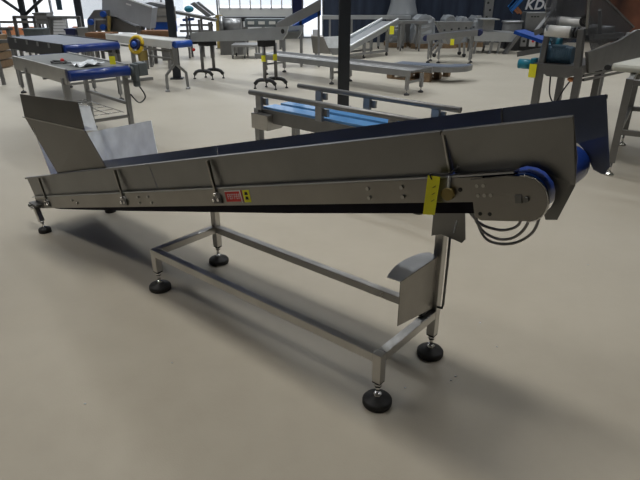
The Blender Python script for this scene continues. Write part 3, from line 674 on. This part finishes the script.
# -- long work bench line at the back centre
Yb = 16.6
def bench(name, label, px0, px1, pyt, Y, depth, legpx, topm='bgsteel', th_=.07, cat='table', group=None):
    a, b = at(px0, pyt, Y), at(px1, pyt, Y)
    r = thing(name, label, cat, ((a.x + b.x) / 2, Y, 0), 0, group)
    MB().bb(a.x, b.x, Y, Y + depth, a.z - th_, a.z).obj('table_top', topm, r, world=True)
    for px in legpx:
        x = at(px, pyt, Y).x
        for y in (Y + .04, Y + depth - .04):
            l = MB().bb(x - .025, x + .025, y - .025, y + .025, .08, a.z - th_).obj('leg', 'bgsteel', r, world=True); MB().cyl((x - .012, y, .045), (x + .012, y, .045), .045, n=10).obj('caster', 'rubber', l, world=True)
    return r
bench('work_bench', 'steel table on castors left of the wrapped pallet loads', 396, 428, 21, 16.0, .55, (402, 421), 'bgsteel')
bench('long_bench', 'long grey beam table across the back behind the trough conveyor', 322, 411, 15.5, 16.7, .3, (330, 352, 380, 405), 'pale', .10)
bench('trolley', 'low steel trolley on castors seen under the long grey conveyor', 231, 257, 45, 14.2, .7, (232, 244, 256), 'bgsteel', .05)
bench('dark_bench', 'long dark beam conveyor under the white door at the back', 213, 285, 17, 17.6, .5, (216, 240, 262, 283), 'black', .12)
# things on / near the bench by the door
m = thing('yellow_post', 'ochre painted upright post in front of the white door', 'post', (at(220, 30, 16.8).x, 16.8, 0))
q = at(220, 15, 16.8); MB().bb(-.1, .1, -.06, .06, 0, q.z).obj('upright', 'ochre', m); MB().bb(-.14, .14, -.1, .1, 0, .02).obj('base_plate', 'dksteel', m)
m = thing('pump_unit', 'grey machine with round blower behind the long grey conveyor', 'machine', (at(232, 30, 15.4).x, 15.4, 0))
q = at(232, 25, 15.4); MB().cyl((-.2, 0, q.z), (.25, 0, q.z), .17).cyl((-.3, 0, q.z), (-.2, 0, q.z), .22).obj('blower', 'bgsteel', m); MB().bb(-.3, .35, -.25, .25, 0, q.z - .14).obj('cabinet', 'dksteel', m)
m = thing('machine_block', 'long dark grey machine body below the white door', 'machine', (at(262, 25, 16.6).x, 16.6, 0))
q0, q1 = at(245, 27, 16.6), at(285, 19, 16.6); MB().bb(q0.x - m.location.x, q1.x - m.location.x, 0, .6, q0.z, q1.z).obj('body', 'gmotor', m)
for x in (-.5, .5):
    for y in (.05, .55): MB().bb(x - .03, x + .03, y - .03, y + .03, 0, q0.z).obj('leg', 'dksteel', m)
for i in range(3): MB().bb(-.4 + i * .3, -.22 + i * .3, -.02, 0, q1.z - .14, q1.z - .06).obj('window_plate', 'white', m)

# -- sloping plates and frame between the left column and the long grey conveyor
Yp = 14.55
pf = thing('inspection_frame', 'steel frame with two sloping plates and blue drive beside the left column', 'machine', (at(205, 40, Yp).x, Yp, 0))
for k in (0, .5):
    MB().ext([at(190, 4, Yp) + V((0, k, 0)), at(194, 2, Yp) + V((0, k, 0)), at(212, 16, Yp) + V((0, k, 0)), at(207, 17, Yp) + V((0, k, 0))], (0, .12, 0)).obj('sloping_plate', 'bgsteel', pf, world=True)
a, b = at(176, 12, Yp), at(216, 20, Yp); MB().bar(a, b, .4, .06).obj('top_frame', 'dksteel', pf, world=True)
q = at(189, 9, Yp - .1); MB().ball(q, .1, (1.2, 1, .8)).obj('teal_drive', 'teal', pf, world=True)
for px in (188, 200, 210):
    q = at(px, 20, Yp)
    for k in (-.15, .15): MB().bb(q.x - .025, q.x + .025, Yp + k - .02, Yp + k + .02, 0, a.z - .02 - (px - 176) * .006).obj('leg', 'dksteel', pf, world=True)
q, r_ = at(183, 20, Yp), at(194, 19, Yp); MB().bar(q, r_, .12, .06).obj('blue_bar', 'bluebright', pf, world=True)
for py in (25, 31): MB().bar(at(180, py, Yp), at(213, py, Yp), .05).obj('cross_bar', 'bgsteel', pf, world=True)

# -- big hopper machine, top left
Yh = 12.9
hm = thing('hopper_machine', 'tall grey sheet hopper machine with blue knobs at top left behind the belt conveyors', 'machine', (at(125, 40, Yh).x, Yh, 0))
MB().ext([at(102, -14, Yh), at(102, 14, Yh), at(116, 17, Yh), at(150, 29, Yh), at(152, 8, Yh), at(122, -2, Yh), at(118, -14, Yh)], (0, .45, 0)).obj('body', 'grey', hm, world=True)
MB().ext([at(122, -2, Yh - .02), at(152, 8, Yh - .02), at(152, 6.5, Yh - .02), at(122, -3.5, Yh - .02)], (0, .02, 0)).obj('fold', 'sheet', hm, world=True)
MB().ext([at(126, 3, Yh - .012), at(131, 4.5, Yh - .012), at(131, 6, Yh - .012), at(126, 4.5, Yh - .012)], (0, .012, 0)).obj('name_plate', 'logoW', hm, world=True)
MB().ext([at(87, 20, Yh - .1), at(94, 10, Yh - .1), at(108, 10, Yh - .1), at(108, 31, Yh - .1), at(88, 31, Yh - .1)], (0, .8, 0)).obj('end_box', 'dksteel', hm, world=True)
for q in ((92, 22), (104, 14), (104, 27)):
    q = at(*q, Yh - .1); MB().cyl(q, q - V((0, .09, 0)), .06, n=14).obj('knob', 'bluebright', hm, world=True)
MB().bar(at(95, 19, Yh - .13), at(95, 31, Yh - .13), .03).bar(at(95, 19.5, Yh - .13), at(106, 19.5, Yh - .13), .03).obj('pipe', 'pale', hm, world=True)
MB().bar(at(109, 16, Yh - .15), at(109, 32, Yh - .15), .05).obj('yellow_bar', 'ochre', hm, world=True)
MB().ext([at(113, 17, Yh + .1), at(136, 27, Yh + .1), at(136, 33, Yh + .1), at(112, 32, Yh + .1)], (0, .7, 0)).obj('lower_housing', 'dksteel', hm, world=True)
for px in (92, 105, 137, 147):
    q = at(px, 27, Yh)
    for k in (.08, .4): MB().bb(q.x - .035, q.x + .035, Yh + k - .03, Yh + k + .03, 0, q.z + .02).obj('leg', 'dksteel', hm, world=True)
Yk = 13.75
m = thing('storage_box', 'taupe machine housing with blue base left of the dark column', 'machine', (at(160, 30, Yk).x, Yk, 0))
q0, q1 = at(152, 22, Yk), at(169, 7, Yk); MB().bb(q0.x, q1.x, Yk, Yk + .6, q0.z, q1.z).obj('housing', 'taupe', m, world=True)
MB().bb(q0.x, q1.x, Yk - .01, Yk, q0.z + .12, q0.z + .14).obj('seam', 'dksteel', m, world=True)
MB().ext([at(141, 4, Yk), at(150, 2, Yk), at(166, 5, Yk), at(170, 8, Yk), at(150, 9, Yk)], (0, .6, 0)).obj('hood', 'bgsteel', m, world=True)
q2 = at(154, 33, Yk); MB().bb(q2.x, q1.x, Yk + .02, Yk + .58, q2.z, q0.z).obj('base', 'bluebright', m, world=True); MB().bb(q2.x + .1, q1.x - .1, Yk + .1, Yk + .5, 0, q2.z).obj('plinth', 'dksteel', m, world=True)
for px0, px1, py, lab in ((86, 112, 33, 'brown wooden crate below the blue knobs of the hopper machine'), (141, 168, 31, 'brown wooden crate below the taupe housing')):
    Yw = 12.3
    q0, q1 = at(px0, py + 7, Yw), at(px1, py, Yw); r = thing('wooden_crate', lab, 'crate', ((q0.x + q1.x) / 2, Yw, 0))
    for i in range(2): MB().bb(q0.x, q1.x, Yw - .01, Yw + .01, q0.z + (q1.z - q0.z) * i / 2 + .004, q0.z + (q1.z - q0.z) * (i + 1) / 2 - .004).obj('board', 'crate', r, world=True)
    MB().bb(q0.x, q1.x, Yw + .012, Yw + .4, q0.z, q1.z).obj('body', 'crate', r, world=True)
    for x in (q0.x + .05, q1.x - .05):
        for y in (.05, .35): MB().bb(x - .03, x + .03, Yw + y - .03, Yw + y + .03, 0, q0.z).obj('leg', 'dksteel', r, world=True)

# -- frames, boxes in front of the glazing at far left
Yf = 13.6
rf = thing('railing_frame', 'steel railing frame in front of the bright glazing at far left', 'frame', (at(45, 40, Yf).x, Yf, 0))
MB().bar(at(13, 17, Yf), at(80, 17.5, Yf), .06).obj('top_rail', 'bgsteel', rf, world=True); MB().bar(at(-5, 22, Yf), at(50, 22, Yf), .05).obj('mid_rail', 'bgsteel', rf, world=True)
for px in (14, 34, 49, 79):
    q = at(px, 17, Yf); MB().bar((q.x, Yf, .0), (q.x, Yf, q.z), .06).obj('post', 'dksteel', rf, world=True)
MB().bb(at(50, 28, Yf).x, at(64, 28, Yf).x, Yf, Yf + .25, at(50, 36, Yf).z, at(50, 18, Yf).z).obj('grille_box', 'bgsteel', rf, world=True)
m = MB()
for i in range(5): q = at(51, 21 + i * 3, Yf - .01); m.bb(q.x + .06, q.x + .34, Yf - .02, Yf, q.z - .03, q.z + .02)
m.obj('grille', 'logoW', rf, world=True)
for px0, px1, py0, py1, mt, nm, lab in ((24, 42, 29, 36, 'gmotor', 'machine_cover', 'low dark machine cover under the railing at far left'), (66, 74.5, 29, 37, 'navy', 'navy_tub', 'navy blue plastic tub on the frame in front of the orange barriers'), (78.5, 90, 28, 40, 'bgsteel', 'control_box', 'grey control box beside the navy tub'), (35, 46, 13, 24, 'dksteel', 'valve_unit', 'dark valve unit standing behind the railing at far left')):
    Yg = 13.0 if nm != 'valve_unit' else 14.2
    q0, q1 = at(px0, py1, Yg), at(px1, py0, Yg); r = thing(nm, lab, 'box', ((q0.x + q1.x) / 2, Yg, 0))
    MB().bb(q0.x, q1.x, Yg, Yg + .35, q0.z, q1.z).obj('body', mt, r, .015, world=True)
    MB().bb(q0.x - .015, q1.x + .015, Yg - .015, Yg + .365, q1.z - .03, q1.z + .005).obj('lid', mt, r, world=True)
    for x in (q0.x + .04, q1.x - .04):
        for y in (Yg + .04, Yg + .31): MB().bb(x - .02, x + .02, y - .02, y + .02, 0, q0.z).obj('leg', 'dksteel', r, world=True)
m = thing('brown_pallet_box', 'stacked brown wooden pallets at the left edge of the view', 'pallets', (at(2, 60, 12.4).x, 12.4, 0))
for i in range(4): MB().bb(-.9, .02, -.3, .5, .02 + i * .17, .16 + i * .17).obj('pallet_layer', 'wood', m)
mm = thing('dark_stand', 'dark steel stand frame at the left edge beside the brown pallets', 'frame', (at(6, 80, 10.0).x, 10.0, 0))
for x in (-.05, .25): MB().bar((x, 0, .02), (x - .02, 0, .95), .05).obj('post', 'dksteel', mm)
MB().bar((-.3, 0, .75), (.3, 0, .75), .05).bar((-.3, 0, .95), (.3, 0, .95), .05).obj('rail', 'dksteel', mm)

# orange barriers and blue flag outside the glazing
for i, px in enumerate((2, 11, 20, 30, 40, 50, 66, 76)):
    x = at(px, 29, 22.3).x
    r = thing('road_barrier', 'low orange plastic barrier standing in the yard outside the glazing', 'barrier', (x, 22.3 + .1 * (i % 3), -.06), 0, 'orange barriers outside the glazing')
    MB().ext([(-.15, -.12, 0), (-.15, .12, 0), (-.15, .06, .30 + .05 * (i % 2)), (-.15, -.06, .30 + .05 * (i % 2))], (.30, 0, 0)).obj('body', 'orange', r, .02)
    MB().bb(-.16, .16, -.14, .14, 0, .05).obj('base', 'white' if i % 3 else 'red', r)
fb = thing('hanging_banner', 'dark blue vertical banner hanging in the glazing at upper left', 'banner', at(60, 10, 20.3)); q0, q1 = at(57.5, -25, 20.3), at(62, 10.5, 20.3)
MB().bb(-.09, .09, -.01, .01, 0, 2.6).obj('cloth', 'motor', fb); MB().cyl((-.12, 0, 2.62), (.12, 0, 2.62), .02).obj('rod', 'dksteel', fb)
wt = thing('white_truck', 'white van body parked in the yard outside the glazing', 'van', (-8.8, 27, -.06)); 
MB().bb(-2.2, 2.2, 0, 2, .4, 2.4).obj('body', 'frost', wt, .1)
for x in (-1.4, 1.4): MB().cyl((x, -.02, .33), (x, .25, .33), .33).obj('wheel', 'rubber', wt)

# -- pallet with curved conveyor section, right of centre
pl = thing('wooden_pallet', 'brown wooden pallet on the floor under the grey curved conveyor section', 'pallet', (1.32, 10.98, 0), math.radians(-36))
for y in (0, .42, .84): MB().bb(0, .88, y - .05, y + .05, 0, .022).obj('runner', 'wood', pl)
for x in (.05, .44, .83):
    for y in (0, .42, .84): MB().bb(x - .06, x + .06, y - .05, y + .05, .022, .16).obj('block', 'wood', pl)
for i in range(6): MB().bb(i * .155, i * .155 + .11, -.06, .9, .16, .185).obj('deck_board', 'wood', pl)
cs = thing('conveyor_section', 'grey curved flat conveyor section resting on the wooden pallet', 'conveyor', (1.32, 10.98, .186), math.radians(-36))
m = MB(); pts = []
for i in range(13):
    a = math.radians(-90 + i * 10); pts.append((1.0 + .42 * math.cos(a), .52 + .52 * math.sin(a)))
out = pts; inn = [(1.0 + .08 * math.cos(math.radians(-90 + i * 10)), .52 + .10 * math.sin(math.radians(-90 + i * 10))) for i in range(13)]
m.ext([(x, y, 0) for x, y in [(.05, .0)] + out + inn[::-1] + [(.05, .42)]], (0, 0, .09)).obj('curved_frame', 'bgsteel', cs)
MB().ext([(x, y, .091) for x, y in [(.08, .03)] + [(1.0 + (x - 1.0) * .92, .52 + (y - .52) * .92) for x, y in out] + inn[::-1] + [(.08, .40)]], (0, 0, .006)).obj('belt', 'greybelt', cs)

# -- small conveyor with navy rollers, rising to the right
sc0 = V((2.46, 13.45, 0)); sd = V((3.35, 13.15, 0)) - sc0
sm = belt_conveyor('belt_conveyor', 'small steel conveyor with navy end rollers and yellow tag in front of the wrapped loads', sc0, math.atan2(-.33, .94), 1.12, .42, .60, .74, .12, 'greybelt', 'bgsteel',
    legs=((.06, .02), (.30, .02), (1.0, .02), (.06, .4), (1.0, .4)), endm='navy', rr=.065, ext_=.03)
for i in range(6): MB().ball((.2 + i * .16, .2, .69 + i * .02), .025).obj('clip', 'black', sm)
small_tag(at(452.5, 39, 13.0), 'yellow tag on the small conveyor with navy rollers', .085, .13)
tr = thing('machine_trolley', 'grey machine on splayed castor legs behind the small navy rollered conveyor', 'machine', (at(452, 55, 14.6).x, 14.6, 0))
q0, q1 = at(440, 40, 14.6), at(474, 22, 14.6); cx = tr.location.x
MB().ext([(q0.x + .2, 14.6, q0.z - .1), (q1.x - .3, 14.6, q0.z - .1), (q1.x, 14.6, q1.z), (q0.x - .1, 14.6, q1.z)], (0, .5, 0)).obj('body', 'bgsteel', tr, world=True)
for x in (-.45, .3):
    for k in (0, .5):
        l = MB().bar((x + (.18 if x < 0 else -.02), k, q0.z - .08), (x, k, .08), .05).obj('leg', 'bgsteel', tr); MB().cyl((x, k - .015, .05), (x, k + .015, .05), .05, n=12).obj('caster', 'rubber', l)

# -- wrapped machine loads on pallets
def wrapped(name, label, px0, px1, pyt, Y, seed):
    random.seed(seed); a, b = at(px0, pyt, Y), at(px1, pyt, Y); w = (b.x - a.x); h = a.z
    r = thing(name, label, 'wrapped load', ((a.x + b.x) / 2, Y, 0), 0, 'plastic wrapped loads by the dark curtain')
    for y in (-.35, 0, .35): MB().bb(-w / 2, w / 2, y - .05, y + .05, 0, .10).obj('pallet_runner', 'wood', r)
    MB().bb(-w / 2, w / 2, -.4, .4, .10, .13).obj('pallet_deck', 'wood', r)
    MB().bb(-w * .3, w * .3, -.25, .25, .13, h * .55).bb(-w * .38, -w * .1, -.2, .2, h * .55, h * .85).bb(w * .05, w * .33, -.2, .2, h * .5, h * .9).obj('packed_machine', 'bgsteel', r)
    m = MB(); n = 22; rings = []
    for j in range(9):
        f = j / 8; ring = []
        for i in range(n):
            t = 2 * PI * i / n; c_, s_ = math.cos(t), math.sin(t)
            k = .47 * (1 - .18 * f ** 2) * (1 + random.uniform(-.05, .05)) * (1 if j < 8 else .55)
            ex = .35
            ring.append(m.bm.verts.new((math.copysign(abs(c_) ** ex, c_) * k * w, math.copysign(abs(s_) ** ex, s_) * .36 * (1 + random.uniform(-.05, .05)), .13 + (h - .13) * f + random.uniform(-.02, .02))))
        rings.append(ring)
    for A_, B_ in zip(rings, rings[1:]):
        for i in range(n): m.bm.faces.new((A_[i], A_[(i + 1) % n], B_[(i + 1) % n], B_[i]))
    m.bm.faces.new(rings[-1]); m.obj('stretch_film', 'wrap', r)
    return r
wrapped('wrapped_load', 'plastic wrapped load standing right of the steel table with castors', 411, 436, 15, 17.2, 1)
wrapped('wrapped_load', 'plastic wrapped load behind the small conveyor with navy rollers', 441, 456, 15.5, 17.3, 2)
wrapped('wrapped_load', 'low plastic wrapped load left of the stainless trough', 455, 468, 16.5, 17.5, 3)
wrapped('wrapped_load', 'plastic wrapped load beside the perforated post', 469, 483, 15.5, 17.7, 6)
wrapped('wrapped_load', 'plastic wrapped load on the pallet behind the steel table with castors', 386, 406, 26, 17.55, 5)
tw = thing('tall_wrapped_load', 'tall tapering plastic wrapped load above the long grey beam table', 'wrapped load', (at(402, 20, 18.3).x, 18.3, 0))
q = at(402, 17, 18.3).z
MB().bb(-.45, .45, -.33, .4, 0, q).obj('plinth', 'dksteel', tw)
MB().lathe([(.50, q), (.46, q + .12), (.38, q + .4), (.34, q + .9), (.30, q + 1.4), (.1, q + 1.5)], (0, 0, 0), 12).obj('stretch_film', 'wrap', tw); MB().bb(-.2, .2, -.2, .2, q, q + 1.2).obj('packed_machine', 'bgsteel', tw)
# perforated post
pp = thing('perforated_post', 'grey perforated steel post in front of the dark curtain', 'post', (at(487, 20, 18.0).x, 18.0, 0))
MB().bb(-.13, .13, -.06, .06, 0, 3).obj('upright', 'bgsteel', pp)
m = MB()
for i in range(10): m.cyl((-.04 + .08 * (i % 2), -.062, .8 + i * .2), (-.04 + .08 * (i % 2), -.058, .8 + i * .2), .035, n=10)
m.obj('holes', 'ink', pp)

# -- stainless trough, sheet cabinet, drum
Ys = 15.4
tk = thing('steel_trough', 'stainless steel trough with sheet box on splayed legs at upper right', 'machine', (at(500, 50, Ys).x, Ys, 0))
MB().ext([at(474, 31, Ys), at(519, 33, Ys), at(512, 42, Ys), at(475, 41, Ys)], (0, .8, 0)).obj('trough', 'pale', tk, world=True)
q0, q1 = at(483, 31, Ys), at(496, 20, Ys); MB().bb(q0.x, q1.x, Ys + .1, Ys + .6, q0.z, q1.z).obj('sheet_box', 'bgsteel', tk, world=True)
q0, q1 = at(481, 20, Ys), at(500, 19, Ys); MB().bb(q0.x, q1.x, Ys, Ys + .7, q0.z, q1.z).obj('lid', 'pale', tk, world=True)
for px in (477, 493, 501):
    for k in (.05, .7): q = at(px, 41, Ys); MB().bar((q.x, Ys + k, q.z + .03), (q.x - .04, Ys + k, .0), .05).obj('leg', 'bgsteel', tk, world=True)
MB().bar(at(520, 33, Ys), at(504, 54, Ys), .25, .06).obj('outlet_chute', 'dksteel', tk, world=True)
Yd = 17.0
dr = thing('steel_drum', 'round grey steel drum beside the control cabinet', 'drum', (at(511.5, 30, Yd).x, Yd, 0)); z0, z1 = at(510, 33, Yd).z, at(510, 21, Yd).z
MB().lathe([(.26, z0), (.27, z0 + .02), (.27, z1 - .04), (.25, z1), (.01, z1)], (0, 0, 0), 24).obj('drum_body', 'drum', dr); MB().lathe([(.30, z1 - .03), (.30, z1 + .01), (.01, z1 + .012)], (0, 0, 0), 24).obj('rim', 'pale', dr)
MB().bb(-.25, .25, -.25, .25, 0, z0).obj('stand', 'black', dr)
cb_ = thing('control_cabinet', 'grey control cabinet below the white lettering', 'cabinet', (at(536, 30, Yd).x, Yd, 0)); q0, q1 = at(524, 31, Yd), at(549, 12, Yd)
MB().bb(q0.x, q1.x, Yd, Yd + .4, q0.z, q1.z).obj('cabinet_body', 'bgsteel', cb_, .02, world=True)
MB().bb(q0.x + .05, q1.x - .05, Yd - .012, Yd, q0.z + .05, q1.z - .05).obj('door', 'bgsteel', cb_, world=True)
m = MB()
for i in range(3): q = at(532 + i * 3, 16.5, Yd); m.bb(q.x - .03, q.x + .03, Yd - .016, Yd - .012, q.z - .02, q.z + .01)
m.obj('printed_marks', 'ink', cb_, world=True)
for x in (q0.x + .08, q1.x - .08): MB().bb(x - .03, x + .03, Yd + .1, Yd + .3, 0, q0.z).obj('leg', 'black', cb_, world=True)
m = thing('dark_machine_base', 'dark machine with white and red fittings under the control cabinet', 'machine', (at(535, 45, 16.2).x, 16.2, 0))
MB().bb(-.65, .55, 0, .5, 0, .40).obj('base', 'black', m)
for i, (x, mt) in enumerate(((-.35, 'bgsteel'), (-.1, 'white'), (.15, 'bgsteel'), (.4, 'white'))):
    f = MB().bb(x - .08, x + .08, -.06, 0, .12, .36).obj('fitting', mt, m); MB().cyl((x, -.09, .26), (x, -.06, .26), .035, n=12).obj('button', 'red' if i == 1 else 'ink', f)

# -- logo and lettering on the dark curtain
lg = thing('wall_logo', 'blue and orange chevron logo on the dark curtain at upper right', 'logo', at(515, 8, CY))
def onw(px, py): p = at(px, py, CY - .012); return p
m = MB()
for k in range(3):
    e = k * 3.4
    m.ext([onw(507.5 + e * 1.0, 6.4 + e * .9 - .0), onw(509.3 + e, 8.4 + e * .9), onw(519.5 + e * 1.0, -3 + e * .9), onw(516.0 + e, -3 + e * .9)], (0, .01, 0)) if k == 0 else None
m.ext([onw(508, 6.5), onw(510.2, 9.0), onw(521.0, -3), onw(517, -3)], (0, .008, 0)); m.ext([onw(510.8, 9.6), onw(512.6, 11.6), onw(526.2, -3), onw(522.0, -3)], (0, .008, 0)); m.ext([onw(508.6, 7.5), onw(512.4, 12.2), onw(513.2, 14.2), onw(510.4, 11)], (0, .008, 0))
m.obj('blue_stripes', 'logoB', lg, world=True)
MB().ext([onw(514, 10.4), onw(515.8, 8.6), onw(519.6, 13), onw(517.6, 14.2)], (0, .008, 0)).ext([onw(516.4, 8.0), onw(518, 6.6), onw(522.6, 12.6), onw(520.6, 14.6)], (0, .008, 0)).obj('orange_stripes', 'logoO', lg, world=True)
lt = thing('wall_lettering', 'white slanted letters K D U on the dark curtain at upper right', 'lettering', at(540, 8, CY))
def letter(ch, px, pyb, hpx, m_):
    p = at(px, pyb, CY - .012); q = at(px, pyb - hpx, CY - .012)
    cu = bpy.data.curves.new('lettering', 'FONT'); cu.body = ch; cu.size = (q.z - p.z) * 1.42; cu.extrude = .004; cu.shear = .2; cu.offset = .012
    t_ = bpy.data.objects.new('letter_curve', cu); me = bpy.data.meshes.new_from_object(t_); bpy.data.objects.remove(t_)
    o = bpy.data.objects.new('letter', me); COL.objects.link(o); me.materials.clear(); me.materials.append(M[m_]); o.parent = lt
    o.location = p - lt.location; o.rotation_euler = (PI / 2, 0, 0); return o
for ch, px in (('K', 524.5), ('D', 533.5), ('U', 543)): letter(ch, px, 9.2, 9.5, 'logoW')

# floor crumbs
m = MB()
for px, py, r in ((455.5, 376.5, .004), (451, 380.5, .004), (405, 388, .004), (172, 363, .004), (85, 404, .0045), (497, 347, .004), (480, 323, .004), (588, 265, .005)):
    q = fl(px, py); m.ball((q.x, q.y, .002), r, (1.4, 1, .4), 1)
o = m.obj('litter_crumbs', 'paper'); o['kind'] = 'stuff'; tag(o, 'tiny pale scraps scattered on the beige floor in front', 'litter')

# ------------------------------------------------------------------ light
w = bpy.data.worlds.new('sky'); SC.world = w; w.use_nodes = True; nt = w.node_tree
bg = nt.nodes['Background']; tcw = nt.nodes.new('ShaderNodeTexCoord'); nz = nt.nodes.new('ShaderNodeTexNoise'); nz.inputs['Scale'].default_value = 3
rp = nt.nodes.new('ShaderNodeValToRGB'); rp.color_ramp.elements[0].color = (.78, .86, .97, 1); rp.color_ramp.elements[1].color = (1, 1, 1, 1)
rp.color_ramp.elements[0].position = .35; rp.color_ramp.elements[1].position = .6
nt.links.new(tcw.outputs['Generated'], nz.inputs['Vector']); nt.links.new(nz.outputs['Fac'], rp.inputs['Fac']); nt.links.new(rp.outputs['Color'], bg.inputs['Color'])
bg.inputs['Strength'].default_value = 1.3
yard_fill = bpy.data.lights.new('yard_fill', 'SUN'); yard_fill.energy = 2.2; yard_fill.angle = .3; so = bpy.data.objects.new('yard_fill', yard_fill); COL.objects.link(so); so.location = (0, 30, 20); so.rotation_euler = (math.radians(10), 0, 0)  # added to brighten the yard under an overcast sky
def area(name, loc, sx_, sy_, e, col=(1, .96, .90), rot=(0, 0, 0)):
    l = bpy.data.lights.new(name, 'AREA'); l.shape = 'RECTANGLE'; l.size = sx_; l.size_y = sy_; l.energy = e; l.color = col
    o = bpy.data.objects.new(name, l); COL.objects.link(o); o.location = loc; o.rotation_euler = rot; return o
for (x, y, e, sp) in ((-.1, 2.5, 50, 96), (-4.2, 3.0, 75, 150), (2.6, 4.2, 54, 150), (6, 3.4, 32, 150), (-5.5, 8, 96, 110), (0, 8, 90, 110), (6, 8, 82, 110), (-6, 13, 130, 110), (0, 13, 125, 110), (7, 12, 95, 130), (-2, 17, 95, 110), (3.5, 16, 85, 140), (9, 16, 60, 140)):  # last pair added to brighten the curtain and wrapped loads
    o = area('unseen_ceiling_lamp', (x, y, 5.9), .6, 3.4, e, (1, .965, .90) if y < 5 and x < 2 else (1, .985, .96) if y < 5 else (.94, .975, 1), (0, 0, PI / 4))
    o.data.spread = math.radians(sp)                                          # unseen lamps; beam widths set to shape the light on the floor
SC.view_settings.view_transform = 'Standard'; SC.view_settings.look = 'None'; SC.view_settings.exposure = 0.0; SC.view_settings.gamma = 1
SC.cycles.use_denoising = True
SC.cycles.max_bounces = 8
